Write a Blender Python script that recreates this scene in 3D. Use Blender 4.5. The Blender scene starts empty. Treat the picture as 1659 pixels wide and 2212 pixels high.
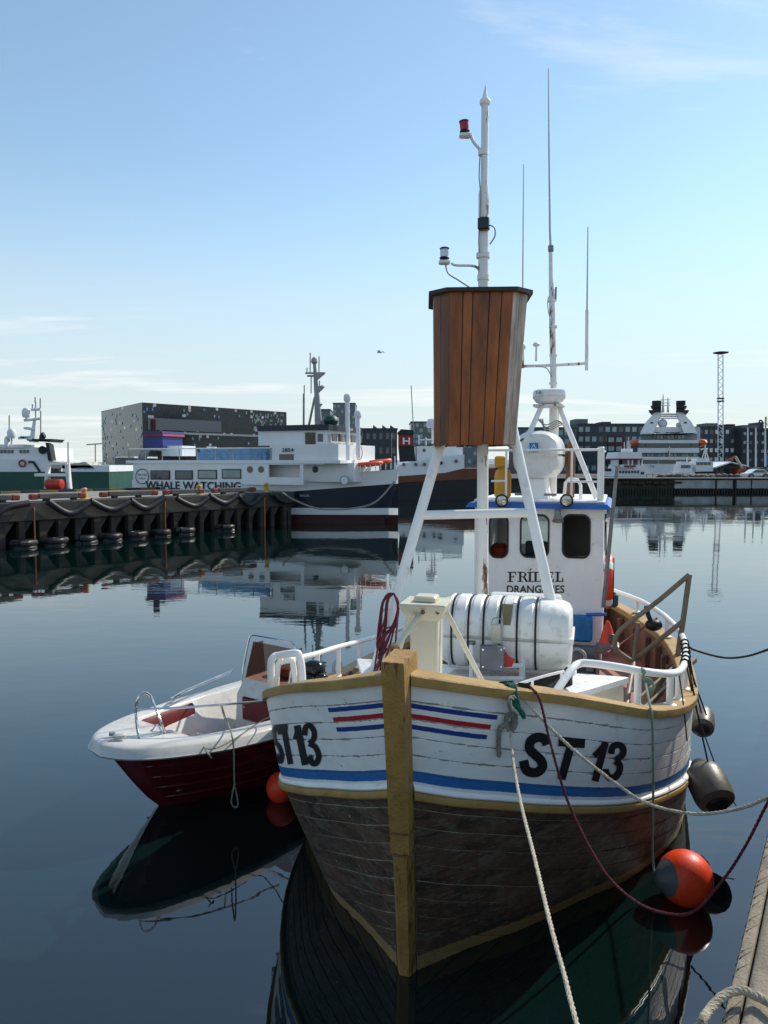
import bpy, math, random
from mathutils import Vector, Matrix, noise
random.seed(7)
R = math.radians
sc = bpy.context.scene
# ------------------------------------------------------------------ camera
F, CX, CY, H = 1662.0, 829.5, 1106.0, 3.4          # photo measured on a 1659 x 2212 grid
PIT = math.atan(106 / F)
cam_d = bpy.data.cameras.new('camera'); cam = bpy.data.objects.new('camera', cam_d)
sc.collection.objects.link(cam); sc.camera = cam
cam.location = (0, 0, H); cam.rotation_euler = (math.pi / 2 - PIT, 0, 0)
cam_d.sensor_fit = 'VERTICAL'; cam_d.sensor_height = 36; cam_d.lens = 36 * F / 2212
cam_d.clip_end = 9000; cam_d.clip_start = 0.1
# ------------------------------------------------------------------ sky, sun, exposure
SUN_AZ, SUN_EL = 50, 40                            # degrees right of the view direction, above the horizon
world = bpy.data.worlds.new('World'); sc.world = world; world.use_nodes = True
wn, wl = world.node_tree.nodes, world.node_tree.links
bg = wn['Background']; bg.inputs['Strength'].default_value = 0.114
sky = wn.new('ShaderNodeTexSky'); sky.sky_type = 'NISHITA'; sky.sun_disc = False
sky.sun_elevation = R(SUN_EL); sky.sun_rotation = R(SUN_AZ)
sky.air_density = 1.0; sky.dust_density = 0.2; sky.ozone_density = 1.0; sky.altitude = 0
tc = wn.new('ShaderNodeTexCoord'); sep = wn.new('ShaderNodeSeparateXYZ'); wl.new(tc.outputs['Generated'], sep.inputs[0])
def wmath(op, a, b=None, clamp=False):
    n = wn.new('ShaderNodeMath'); n.operation = op; n.use_clamp = clamp
    for i, q in enumerate((a, b)):
        if q is None: continue
        if isinstance(q, (int, float)): n.inputs[i].default_value = q
        else: wl.new(q, n.inputs[i])
    return n.outputs[0]
zz = wmath('ADD', wmath('MAXIMUM', sep.outputs['Z'], 0.0), 0.06)
cmb = wn.new('ShaderNodeCombineXYZ')
wl.new(wmath('DIVIDE', sep.outputs['X'], zz), cmb.inputs[0]); wl.new(wmath('DIVIDE', sep.outputs['Y'], zz), cmb.inputs[1])
mp = wn.new('ShaderNodeMapping'); mp.inputs['Scale'].default_value = (0.38, 1.0, 1); mp.inputs['Location'].default_value = (2.22, 6.1, 0.4)
mp.inputs['Rotation'].default_value = (0, 0, R(-9)); wl.new(cmb.outputs[0], mp.inputs[0])
nz = wn.new('ShaderNodeTexNoise'); nz.inputs['Scale'].default_value = 1.0; nz.inputs['Detail'].default_value = 9
nz.inputs['Roughness'].default_value = 0.62; nz.inputs['Distortion'].default_value = 0.35; wl.new(mp.outputs[0], nz.inputs['Vector'])
rp = wn.new('ShaderNodeValToRGB'); rp.color_ramp.elements[0].position = 0.60; rp.color_ramp.elements[1].position = 0.80
lowb = wn.new('ShaderNodeMapRange'); lowb.inputs[1].default_value = 0.32; lowb.inputs[2].default_value = 0.02; lowb.inputs[4].default_value = 0.09; wl.new(sep.outputs['Z'], lowb.inputs[0])
wl.new(wmath('ADD', nz.outputs['Fac'], lowb.outputs[0]), rp.inputs[0])
tint = wn.new('ShaderNodeMix'); tint.data_type = 'RGBA'; tint.blend_type = 'MULTIPLY'; tint.inputs['Factor'].default_value = 1
wl.new(sky.outputs[0], tint.inputs[6]); tint.inputs[7].default_value = (0.91, 1.02, 0.985, 1)
hz = wn.new('ShaderNodeMix'); hz.data_type = 'RGBA'                       # pale sea haze towards the horizon, all round
hf = wn.new('ShaderNodeMapRange'); hf.interpolation_type = 'SMOOTHERSTEP'; hf.inputs[1].default_value = 0.40; hf.inputs[2].default_value = 0.0; hf.inputs[3].default_value = 0.10; hf.inputs[4].default_value = 0.88
wl.new(sep.outputs['Z'], hf.inputs[0]); wl.new(hf.outputs[0], hz.inputs['Factor']); wl.new(tint.outputs[2], hz.inputs[6]); hz.inputs[7].default_value = (3.75, 4.2, 4.4, 1)
mixc = wn.new('ShaderNodeMix'); mixc.data_type = 'RGBA'
wl.new(wmath('MULTIPLY', rp.outputs['Color'], 0.85), mixc.inputs['Factor']); wl.new(hz.outputs[2], mixc.inputs[6])
mixc.inputs[7].default_value = (5.8, 5.8, 5.7, 1); wl.new(mixc.outputs[2], bg.inputs['Color'])
sl = bpy.data.lights.new('sun', 'SUN'); sl.energy = 2.8; sl.angle = R(0.5); sl.color = (1.0, 0.93, 0.82)
so = bpy.data.objects.new('sun', sl); sc.collection.objects.link(so)
sdir = Vector((math.sin(R(SUN_AZ)) * math.cos(R(SUN_EL)), math.cos(R(SUN_AZ)) * math.cos(R(SUN_EL)), math.sin(R(SUN_EL))))
so.location = (20, 20, 40); so.rotation_euler = sdir.to_track_quat('Z', 'Y').to_euler()
sc.view_settings.view_transform = 'Standard'; sc.view_settings.look = 'None'
sc.view_settings.exposure = 0.70; sc.view_settings.gamma = 1.0; sc.view_settings.use_curve_mapping = False
sc.cycles.max_bounces = 8
# ------------------------------------------------------------------ photo pixel -> world
cp, sp = math.cos(PIT), math.sin(PIT)
def ray(x, y):
    u, v = (x - CX) / F, -(y - CY) / F
    return Vector((u, cp + v * sp, -sp + v * cp))
def pt(x, y, Y):                                   # at ground distance Y
    r = ray(x, y); return r * (Y / r.y) + Vector((0, 0, H))
def pz(x, y, z):                                   # at height z
    r = ray(x, y); return r * ((z - H) / r.z) + Vector((0, 0, H))
def at(x, Y, z):                                   # photo column x, distance Y, height z
    return Vector(((x - CX) / F * (Y * cp - (z - H) * sp), Y, z))
class Plane:                                       # upright plane through P0 running along (dx, dy); n points away from the camera
    def __init__(s, P0, ang):
        s.P0 = Vector((P0[0], P0[1], 0)); s.d = Vector((math.cos(R(ang)), math.sin(R(ang)), 0)); s.n = Vector((-s.d.y, s.d.x, 0)); s.ang = R(ang)
    def tz(s, x, y, dep=0):                        # dep metres behind the plane
        r = ray(x, y); c = Vector((0, 0, H)); k = (s.P0 + s.n * dep - c).dot(s.n) / r.dot(s.n); q = c + r * k
        return (q - s.P0).dot(s.d), q.z
    def P(s, t, z, dep=0): return s.P0 + s.d * t + s.n * dep + Vector((0, 0, z))
    def px(s, x, y, dep=0):
        t, z = s.tz(x, y, dep); return s.P(t, z, dep)
    def rect(s, x0, y0, x1, y1, dep=0):
        xm, ym = (x0 + x1) / 2, (y0 + y1) / 2
        return s.tz(x0, ym, dep)[0], s.tz(x1, ym, dep)[0], s.tz(xm, y1, dep)[1], s.tz(xm, y0, dep)[1]
# ------------------------------------------------------------------ materials
MT = {}
def M(name, col, rough=0.5, metal=0.0, var=0.18, vs=2.5, bump=0.0, bs=40, rust=0, rcol=(0.16, 0.055, 0.015), rs=1.2, streak=0.25, spec=0.5, grime=0, trans=0, ior=1.45, sub=0, coat=0, alpha=1, stretch=None, emit=None, rnd=0):
    if name in MT: return MT[name]
    m = bpy.data.materials.new(name); m.use_nodes = True; MT[name] = m
    n, l = m.node_tree.nodes, m.node_tree.links; b = n['Principled BSDF']
    t = n.new('ShaderNodeTexCoord'); src = t.outputs['Object']
    if stretch:
        mpn = n.new('ShaderNodeMapping'); mpn.inputs['Scale'].default_value = stretch; l.new(src, mpn.inputs[0]); src = mpn.outputs[0]
    def nse(scale, det=5, rough_=0.6, s=src):
        q = n.new('ShaderNodeTexNoise'); q.inputs['Scale'].default_value = scale; q.inputs['Detail'].default_value = det
        q.inputs['Roughness'].default_value = rough_; l.new(s, q.inputs['Vector']); return q.outputs['Fac']
    def ramp(f, a, b_):
        q = n.new('ShaderNodeMapRange'); q.inputs[1].default_value = a; q.inputs[2].default_value = b_; l.new(f, q.inputs[0]); return q.outputs[0]
    def mix(f, a, b_):
        q = n.new('ShaderNodeMix'); q.data_type = 'RGBA'
        if isinstance(f, (int, float)): q.inputs['Factor'].default_value = f
        else: l.new(f, q.inputs['Factor'])
        for i, c in ((6, a), (7, b_)):
            if isinstance(c, tuple): q.inputs[i].default_value = (*c[:3], 1)
            else: l.new(c, q.inputs[i])
        return q.outputs[2]
    lo = tuple(c * (1 - var) for c in col); hi = tuple(min(1, c * (1 + var)) for c in col)
    c = mix(ramp(nse(vs), 0.3, 0.7), lo, hi)
    if grime:
        c = mix(ramp(nse(vs * 2.3, 8, 0.7), 0.62 - 0.25 * grime, 0.85), c, tuple(x * 0.35 + 0.01 for x in col))
    if rust:
        mpn = n.new('ShaderNodeMapping'); mpn.inputs['Scale'].default_value = (1, 1, streak); l.new(t.outputs['Object'], mpn.inputs[0])
        rf = ramp(nse(rs * 6, 9, 0.72, mpn.outputs[0]), 0.73 - 0.19 * rust, 0.80 - 0.20 * rust)
        c = mix(rf, c, rcol)
    if rnd:
        oi = n.new('ShaderNodeObjectInfo'); q = n.new('ShaderNodeMapRange'); q.inputs[3].default_value = 1 - rnd; q.inputs[4].default_value = 1 + rnd; l.new(oi.outputs['Random'], q.inputs[0])
        mm = n.new('ShaderNodeMix'); mm.data_type = 'RGBA'; mm.blend_type = 'MULTIPLY'; mm.inputs['Factor'].default_value = 1; l.new(c, mm.inputs[6]); l.new(q.outputs[0], mm.inputs[7]); c = mm.outputs[2]
    l.new(c, b.inputs['Base Color'])
    rr = ramp(nse(vs * 4), 0.2, 0.8); q = n.new('ShaderNodeMapRange'); q.inputs[3].default_value = max(0.02, rough - 0.1); q.inputs[4].default_value = min(1, rough + 0.12)
    l.new(rr, q.inputs[0]); l.new(q.outputs[0], b.inputs['Roughness'])
    b.inputs['Metallic'].default_value = metal; b.inputs['Specular IOR Level'].default_value = spec
    b.inputs['IOR'].default_value = ior; b.inputs['Transmission Weight'].default_value = trans; b.inputs['Coat Weight'].default_value = coat; b.inputs['Alpha'].default_value = alpha
    if bump:
        bn = n.new('ShaderNodeBump'); bn.inputs['Strength'].default_value = min(1, bump); bn.inputs['Distance'].default_value = 0.01
        l.new(nse(bs, 6, 0.65), bn.inputs['Height']); l.new(bn.outputs[0], b.inputs['Normal'])
    return m
white = M('white_paint', (0.89, 0.875, 0.84), 0.35, var=0.07, bump=0.18, bs=25, grime=0.10, rust=0.42, rs=0.9)
whiter = M('white_paint_rusty', (0.82, 0.81, 0.77), 0.38, var=0.07, bump=0.15, rust=0.95, rs=1.4)
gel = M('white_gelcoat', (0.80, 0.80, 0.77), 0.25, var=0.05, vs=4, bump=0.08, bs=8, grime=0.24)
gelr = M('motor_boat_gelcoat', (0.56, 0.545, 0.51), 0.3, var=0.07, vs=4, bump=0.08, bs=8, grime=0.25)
raftm = M('raft_shell', (0.80, 0.79, 0.74), 0.36, var=0.05, vs=5, bump=0.14, bs=14, grime=0.34)
cream = M('cream_paint', (0.62, 0.58, 0.45), 0.4, var=0.09, bump=0.15, rust=0.5, rs=1.2, grime=.15)
tan = M('tan_paint', (0.38, 0.235, 0.075), 0.5, var=0.2, vs=5, bump=0.6, bs=35, rust=0.34, rcol=(0.07, 0.035, 0.012), rs=1.6)
stemt = M('stem_paint', (0.35, 0.195, 0.05), 0.5, var=0.25, vs=4, bump=1.0, bs=38, grime=0.3, rust=0.95, rcol=(0.13, 0.042, 0.010), rs=1.6, streak=0.22)
black = M('black_rubber', (0.012, 0.012, 0.013), 0.5, var=0.3, bump=0.2)
blackg = M('black_gloss', (0.010, 0.010, 0.012), 0.12, var=0.3)
bpaint = M('black_letter_paint', (0.012, 0.012, 0.014), 0.45, var=0.25, vs=20)
navy = M('navy_paint', (0.006, 0.010, 0.028), 0.4, var=0.25, vs=0.6)
bluep = M('blue_paint', (0.035, 0.14, 0.42), 0.4, var=0.15)
bluebox = M('blue_cover', (0.015, 0.17, 0.42), 0.55, var=0.3, vs=9, bump=0.4, grime=0.2)
orange = M('orange_plastic', (0.80, 0.055, 0.012), 0.42, var=0.16, vs=6, bump=0.2, bs=60, grime=0.22)
redp = M('red_plastic', (0.55, 0.02, 0.015), 0.45, var=0.15)
buoyc = M('buoy_eye', (0.10, 0.105, 0.12), 0.5, var=0.2, bump=0.2)
greyf = M('grey_fender', (0.13, 0.12, 0.10), 0.4, var=0.2, vs=5, bump=0.2, grime=0.4)
maroon = M('maroon_gelcoat', (0.095, 0.006, 0.012), 0.18, var=0.1, vs=1.5, coat=0.4)
redcush = M('maroon_cushion', (0.13, 0.012, 0.013), 0.5, var=0.12, bump=0.1)
steel = M('stainless_steel', (0.62, 0.62, 0.62), 0.16, metal=1, var=0.05)
galv = M('galvanised_steel', (0.22, 0.22, 0.22), 0.45, metal=0.7, var=0.25, vs=6, rust=0.3)
greybox = M('grey_steel_box', (0.13, 0.15, 0.18), 0.42, metal=0.55, var=0.3, vs=6, rust=0.2, bump=0.2)
khaki = M('khaki_frame_paint', (0.20, 0.155, 0.10), 0.5, var=0.2, vs=6, rust=0.35, bump=0.2)
pink = M('red_deck_paint', (0.36, 0.15, 0.115), 0.62, var=0.18, vs=4, bump=0.3, grime=0.35)
inner = M('brown_bulwark_paint', (0.20, 0.105, 0.07), 0.6, var=0.2, vs=4, bump=0.3, grime=0.3)
yellow = M('yellow_paint', (0.65, 0.30, 0.015), 0.5, var=0.15, vs=8, rust=0.4, rcol=(0.05, 0.02, 0.01))
ropew = M('white_rope_fibre', (0.55, 0.49, 0.38), 0.85, var=0.25, vs=30, bump=1.0, bs=120)
roper = M('red_rope_fibre', (0.14, 0.025, 0.04), 0.85, var=0.35, vs=30, bump=1.0, bs=120)
ropeg = M('green_rope_fibre', (0.012, 0.11, 0.07), 0.8, var=0.35, vs=30, bump=1.0, bs=120)
ropep = M('pale_green_rope_fibre', (0.20, 0.28, 0.22), 0.8, var=0.25, vs=30, bump=0.8, bs=120)
roped = M('dark_rope_fibre', (0.022, 0.016, 0.016), 0.85, var=0.3, vs=30, bump=0.8, bs=120)
ropeo = M('grey_rope_fibre', (0.26, 0.24, 0.20), 0.9, var=0.3, vs=30, bump=1.0, bs=120)
wire = M('cable_sheath', (0.35, 0.33, 0.30), 0.5)
rusty = M('rusty_pipe', (0.20, 0.085, 0.03), 0.8, var=0.4, vs=8, bump=0.5)
redlens = M('red_lens', (0.42, 0.008, 0.02), 0.15, var=0.1)
clearlens = M('clear_lens', (0.75, 0.78, 0.78), 0.12, var=0.05, trans=0.35)
lampglass = M('lamp_glass', (0.45, 0.45, 0.42), 0.12, metal=0.6, var=0.3, vs=20)
glassd = M('tinted_window_glass', (0.42, 0.46, 0.46), 0.03, var=0.02, trans=1.0, ior=1.1, spec=0.5)
windscreen = M('brown_windscreen', (0.42, 0.25, 0.20), 0.04, var=0.03, trans=1.0, ior=1.1)
clearpane = M('clear_pane', (0.86, 0.92, 0.93), 0.03, var=0.02, trans=1.0, ior=1.05)
farglass = M('far_window_glass', (0.035, 0.05, 0.06), 0.08, var=0.5, vs=0.4, spec=0.8)
farglass2 = M('far_window_glass_pale', (0.20, 0.27, 0.28), 0.12, var=0.4, vs=0.5, spec=0.8)
dark = M('dark_interior', (0.03, 0.03, 0.032), 0.7)
concrete = M('quay_concrete', (0.25, 0.21, 0.155), 0.85, var=0.28, vs=5, bump=1.0, bs=45, grime=0.6)
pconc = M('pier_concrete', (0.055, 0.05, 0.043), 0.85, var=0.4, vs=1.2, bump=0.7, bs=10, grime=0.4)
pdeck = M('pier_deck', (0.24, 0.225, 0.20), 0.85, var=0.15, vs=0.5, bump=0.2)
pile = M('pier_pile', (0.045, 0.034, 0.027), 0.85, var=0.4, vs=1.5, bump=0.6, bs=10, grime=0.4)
timber = M('grey_timber', (0.10, 0.09, 0.08), 0.85, var=0.3, vs=2)
rubber = M('tyre_rubber', (0.014, 0.014, 0.016), 0.5, var=0.4, vs=3, bump=0.3, bs=12)
fwhite = M('far_white_paint', (0.74, 0.75, 0.75), 0.45, var=0.06, vs=0.4, rust=0.12, rs=0.25)
fgreen = M('green_hull_paint', (0.01, 0.07, 0.05), 0.5, var=0.2, vs=0.5)
fred = M('far_red_paint', (0.30, 0.012, 0.02), 0.5, var=0.15)
fboot = M('maroon_boot_paint', (0.05, 0.009, 0.011), 0.5, var=0.2, vs=0.8)
fblack = M('far_black_paint', (0.012, 0.012, 0.014), 0.55, var=0.3)
frust = M('rust_hull_paint', (0.15, 0.045, 0.02), 0.6, var=0.25, vs=0.5)
teal = M('teal_cladding', (0.02, 0.19, 0.22), 0.5, var=0.1)
seatblue = M('blue_seat_plastic', (0.22, 0.38, 0.55), 0.5, var=0.15)
bldg = M('slate_cladding', (0.045, 0.052, 0.06), 0.6, var=0.15, vs=0.08)
bldg2 = M('grey_render', (0.16, 0.17, 0.18), 0.7, var=0.12, vs=0.08)
bldgr = M('maroon_cladding', (0.07, 0.016, 0.02), 0.6, var=0.15, vs=0.08)
bldgt = M('tower_cladding', (0.16, 0.18, 0.21), 0.5, var=0.15, vs=0.05)
rock = M('rip_rap_rock', (0.09, 0.085, 0.08), 0.9, var=0.4, vs=0.8, bump=0.5)
leaf = M('conifer_foliage', (0.03, 0.06, 0.03), 0.8, var=0.4)
carw = M('car_white_paint', (0.75, 0.76, 0.77), 0.25, var=0.03)
card = M('car_dark_paint', (0.03, 0.035, 0.04), 0.25, var=0.1)
# ------------------------------------------------------------------ mesh helpers
COL = sc.collection
BASE = {}
class MB:
    def __init__(s): s.v, s.f = [], []
    def add(s, vs, fs):
        o = len(s.v); s.v += [tuple(q) for q in vs]; s.f += [tuple(i + o for i in f) for f in fs]; return s
    def box(s, c, size, ang=0.0, ch=0.0, ax=None):
        c = Vector(c); hx, hy, hz = (q / 2 for q in size)
        if ax is None:
            ax = (Vector((math.cos(ang), math.sin(ang), 0)), Vector((-math.sin(ang), math.cos(ang), 0)), Vector((0, 0, 1)))
        X, Y, Z = ax
        if ch <= 0:
            vs = [c + X * (hx * i) + Y * (hy * j) + Z * (hz * k) for k in (-1, 1) for j in (-1, 1) for i in (-1, 1)]
            return s.add(vs, [(0, 2, 3, 1), (4, 5, 7, 6), (0, 1, 5, 4), (2, 6, 7, 3), (0, 4, 6, 2), (1, 3, 7, 5)])
        ch = min(ch, hx * .9, hy * .9, hz * .9)
        rings = []
        for z, q in ((-hz, ch), (-hz + ch, 0), (hz - ch, 0), (hz, ch)):
            a, b = hx - q, hy - q; k = ch * 0.9 if q == 0 else ch * 0.9
            rings.append([c + X * x + Y * y + Z * z for x, y in ((a - k, -b), (a, -b + k), (a, b - k), (a - k, b), (-a + k, b), (-a, b - k), (-a, -b + k), (-a + k, -b))])
        return s.loft(rings)
    def loft(s, rings, closed=True, caps=True):
        n = len(rings[0]); o = len(s.v)
        for r in rings: s.v += [tuple(q) for q in r]
        m = n if closed else n - 1
        for i in range(len(rings) - 1):
            for j in range(m):
                a, b = o + i * n + j, o + i * n + (j + 1) % n
                s.f.append((a, b, b + n, a + n))
        if caps and closed:
            s.f.append(tuple(o + j for j in reversed(range(n)))); s.f.append(tuple(o + (len(rings) - 1) * n + j for j in range(n)))
        return s
    def tube(s, pts, r, n=10, closed=False, caps=True):
        pts = [Vector(p) for p in pts]
        rr = r if isinstance(r, (list, tuple)) else [r] * len(pts)
        rings = []; up = None
        for i, p in enumerate(pts):
            if closed: t = pts[(i + 1) % len(pts)] - pts[i - 1]
            else: t = pts[min(i + 1, len(pts) - 1)] - pts[max(i - 1, 0)]
            t.normalize()
            if up is None: up = Vector((0, 0, 1)) if abs(t.z) < 0.9 else Vector((1, 0, 0))
            x = up - t * up.dot(t)
            if x.length < 1e-5: x = t.orthogonal()
            x.normalize(); up = x; y = t.cross(x)
            rings.append([p + (x * math.cos(2 * math.pi * k / n) + y * math.sin(2 * math.pi * k / n)) * rr[i] for k in range(n)])
        if closed:
            o = len(s.v); s.loft(rings, caps=False); q = (len(rings) - 1) * n + o
            for j in range(n): s.f.append((q + j, q + (j + 1) % n, o + (j + 1) % n, o + j))
            return s
        return s.loft(rings, caps=caps)
    def lathe(s, prof, base, axis=(0, 0, 1), n=20):
        a = Vector(axis).normalized(); x = a.orthogonal().normalized(); y = a.cross(x); base = Vector(base)
        return s.loft([[base + a * h + (x * math.cos(2 * math.pi * k / n) + y * math.sin(2 * math.pi * k / n)) * max(r, 1e-4) for k in range(n)] for r, h in prof])
    def sphere(s, c, r, n=20, sc_=(1, 1, 1)):
        c = Vector(c); rings = []
        for i in range(n // 2 + 1):
            th = math.pi * i / (n // 2) ; q = max(math.sin(th), 1e-4)
            rings.append([c + Vector((r * q * math.cos(2 * math.pi * k / n) * sc_[0], r * q * math.sin(2 * math.pi * k / n) * sc_[1], -r * math.cos(th) * sc_[2])) for k in range(n)])
        return s.loft(rings)
    def prism(s, poly, dvec):
        d = Vector(dvec); poly = [Vector(p) for p in poly]
        return s.loft([poly, [p + d for p in poly]])
    def build(s, name, mat, parent=None, ang=35, kind=None, origin=None):
        me = bpy.data.meshes.new(name)
        o = BASE[parent.name] if parent else (Vector(origin) if origin is not None else Vector((0, 0, 0)))
        me.from_pydata([(v[0] - o.x, v[1] - o.y, v[2] - o.z) for v in s.v], [], s.f)
        me.validate(); me.update()
        import bmesh
        bm = bmesh.new(); bm.from_mesh(me); bmesh.ops.recalc_face_normals(bm, faces=bm.faces[:]); bm.to_mesh(me); bm.free()
        me.materials.append(mat)
        for p in me.polygons: p.use_smooth = True
        me.set_sharp_from_angle(angle=R(ang))
        ob = bpy.data.objects.new(name, me); COL.objects.link(ob)
        if parent: ob.parent = parent
        else: ob.location = o
        BASE[ob.name] = o
        if kind: ob['kind'] = kind
        return ob
def thing(name, label, cat, loc, group=None):
    o = bpy.data.objects.new(name, None); COL.objects.link(o); o.location = loc; BASE[o.name] = Vector(loc)
    o.empty_display_size = 0.2; o['label'] = label; o['category'] = cat
    if group: o['group'] = group
    return o
def tag(o, label, cat, group=None):
    o['label'] = label; o['category'] = cat
    if group: o['group'] = group
    return o
UB = {}
def ubox(name, parent, c, size, ang, mat):          # light copies of one unit box
    if mat.name not in UB:
        me = bpy.data.meshes.new(name); b = MB().box((0, 0, 0), (1, 1, 1)); me.from_pydata(b.v, [], b.f); me.update(); me.materials.append(mat); UB[mat.name] = me
    ob = bpy.data.objects.new(name, UB[mat.name]); COL.objects.link(ob); ob.parent = parent
    ob.location = Vector(c) - BASE[parent.name]; ob.scale = size; ob.rotation_euler = (0, 0, ang); BASE[ob.name] = BASE[parent.name]
    return ob
def text(name, body, parent, mat, org, xd, ud, height, width=None, bold=0.0, shear=0.0, depth=0.002):
    cu = bpy.data.curves.new(name, 'FONT'); cu.body = body; cu.size = 1; cu.offset = bold; cu.shear = shear; cu.resolution_u = 3
    ob = bpy.data.objects.new(name, cu); COL.objects.link(ob)
    bpy.context.view_layer.update()
    me = bpy.data.meshes.new_from_object(ob.evaluated_get(bpy.context.evaluated_depsgraph_get()))
    bpy.data.objects.remove(ob); bpy.data.curves.remove(cu)
    xs = [v.co.x for v in me.vertices]; ys = [v.co.y for v in me.vertices]
    x0, x1, y0, y1 = min(xs), max(xs), min(ys), max(ys); ky = height / (y1 - y0); kx = (width / (x1 - x0)) if width else ky
    xd, ud, org = Vector(xd).normalized(), Vector(ud).normalized(), Vector(org); o = BASE[parent.name]
    for v in me.vertices:
        p = org + xd * ((v.co.x - x0) * kx) + ud * ((v.co.y - y0) * ky); v.co = p - o
    me.materials.append(mat); me.update()
    q = bpy.data.objects.new(name, me); COL.objects.link(q); q.parent = parent; BASE[q.name] = o
    return q
def lerp(a, b, t): return a + (b - a) * t
def tab(T, x):
    if x <= T[0][0]: return T[0][1]
    for (a, p), (b, q) in zip(T, T[1:]):
        if x <= b: return p + (q - p) * (x - a) / (b - a)
    return T[-1][1]
def cr(P, n=6):                                     # smooth curve through points
    P = [Vector(p) for p in P]; out = []
    for i in range(len(P) - 1):
        a, b, c, d = P[max(i - 1, 0)], P[i], P[i + 1], P[min(i + 2, len(P) - 1)]
        for k in range(n):
            t = k / n
            out.append(0.5 * (2 * b + (c - a) * t + (2 * a - 5 * b + 4 * c - d) * t * t + (3 * b - a - 3 * c + d) * t ** 3))
    out.append(P[-1]); return out
def ctab(T, n=6):                                   # smooth table
    q = cr([Vector((a, b, 0)) for a, b in T], n); return [(v.x, v.y) for v in q]
# ================================================================== the setting
def water_mat():
    m = bpy.data.materials.new('harbour_water'); m.use_nodes = True; n, l = m.node_tree.nodes, m.node_tree.links; b = n['Principled BSDF']
    b.inputs['Base Color'].default_value = (0.002, 0.010, 0.0095, 1); b.inputs['Roughness'].default_value = 0.015; b.inputs['IOR'].default_value = 1.9
    t = n.new('ShaderNodeTexCoord')
    def nse(sx, sy, det, rot=0):
        q = n.new('ShaderNodeMapping'); q.inputs['Scale'].default_value = (sx, sy, 1); q.inputs['Rotation'].default_value = (0, 0, R(rot)); l.new(t.outputs['Object'], q.inputs[0])
        k = n.new('ShaderNodeTexNoise'); k.inputs['Scale'].default_value = 1; k.inputs['Detail'].default_value = det; k.inputs['Roughness'].default_value = 0.5; l.new(q.outputs[0], k.inputs['Vector']); return k.outputs['Fac']
    def mth(op, a, b_):
        q = n.new('ShaderNodeMath'); q.operation = op
        for i, v in enumerate((a, b_)):
            if isinstance(v, (int, float)): q.inputs[i].default_value = v
            else: l.new(v, q.inputs[i])
        return q.outputs[0]
    patch = n.new('ShaderNodeMapRange'); patch.inputs[1].default_value = 0.35; patch.inputs[2].default_value = 0.7; patch.inputs[3].default_value = 0.18; patch.inputs[4].default_value = 0.62
    l.new(nse(0.035, 0.09, 3, 8), patch.inputs[0])
    h = mth('ADD', mth('MULTIPLY', nse(3.2, 6.0, 2, 12), 0.0022), mth('ADD', mth('MULTIPLY', nse(0.7, 1.5, 2, -6), 0.008), mth('MULTIPLY', nse(0.16, 0.35, 2, 5), 0.02)))
    h = mth('MULTIPLY', h, patch.outputs[0])
    bn = n.new('ShaderNodeBump'); bn.inputs['Strength'].default_value = 1.0; bn.inputs['Distance'].default_value = 1.0
    l.new(h, bn.inputs['Height']); l.new(bn.outputs[0], b.inputs['Normal'])
    return m
w = MB().add([(-3000, -200, 0), (3000, -200, 0), (3000, 6000, 0), (-3000, 6000, 0)], [(0, 1, 2, 3)]).build('water', water_mat()); w['kind'] = 'structure'
land = MB().box((0, 700, 0.75), (2400, 780, 1.5)).build('ground', M('far_ground', (0.10, 0.10, 0.09), 0.9)); land['kind'] = 'structure'
hill = []
for i in range(61):
    x = -2600 + i * 90
    hill.append((x, 4200, 20 + 34 * noise.noise(Vector((x * 0.0016, 3.3, 0))) + 8 * noise.noise(Vector((x * 0.008, 1, 0)))))
hm = MB()
hm.add([(x, y - 500, -1) for x, y, z in hill] + [(x, y, max(2, z)) for x, y, z in hill] + [(x, y + 700, -1) for x, y, z in hill],
       [(i, i + 1, i + 62, i + 61) for i in range(60)] + [(i + 61, i + 62, i + 123, i + 122) for i in range(60)])
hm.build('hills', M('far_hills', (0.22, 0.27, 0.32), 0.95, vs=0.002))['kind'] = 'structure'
# ------------------------------------------------------------------ near quay (camera stands on it)
QZ = 1.75
qa, qb = pz(1553, 2212, QZ), pz(1659, 1782, QZ); qd = (qb - qa); qd.z = 0; qd.normalize(); qn = Vector((qd.y, -qd.x, 0))
def Q(a, b, z): p = qa + qd * a + qn * b; return Vector((p.x, p.y, z))
quay = thing('near_quay', 'weathered concrete quay edge in the lower right corner', 'quay', Q(0, 0, 0))
qedge = M('quay_edge_concrete', (0.30, 0.245, 0.175), 0.85, var=0.25, vs=9, bump=1.0, bs=70, grime=0.45)
prof = [(0.0, -1.2), (0.0, QZ - 0.04), (0.008, QZ - 0.012), (0.02, QZ - .003), (0.046, QZ), (0.049, QZ - 0.012)]
MB().loft([[Q(a, b, z) for b, z in prof] for a in [-25 + 0.5 * i for i in range(110)]], closed=False).build('edge_beam', qedge, quay)
prof2 = [(0.054, QZ - 0.3), (0.054, QZ - 0.01), (0.060, QZ - 0.001), (0.075, QZ + 0.007), (0.095, QZ + 0.007), (0.125, QZ + .001), (40, QZ + 0.03), (40, -1)]
MB().loft([[Q(a, b, z) for b, z in prof2] for a in [-25 + 0.5 * i for i in range(110)]], closed=False).build('slab', concrete, quay)
cm = MB()
for i in range(26):                                 # slanting formwork ridges along the edge beam
    a = -0.5 + i * 0.085 + random.uniform(-0.04, 0.04); k = random.uniform(0.05, 0.09)
    cm.tube([Q(a, 0.001, QZ - 0.03), Q(a + 0.015, 0.015, QZ - .004), Q(a + k, 0.044, QZ)], [0.002, random.uniform(.001, .003), 0.0008], 5)
cm.build('formwork_ridge', M('crack_grime', (.06, .05, .04), .9), quay, kind='stuff')
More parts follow.
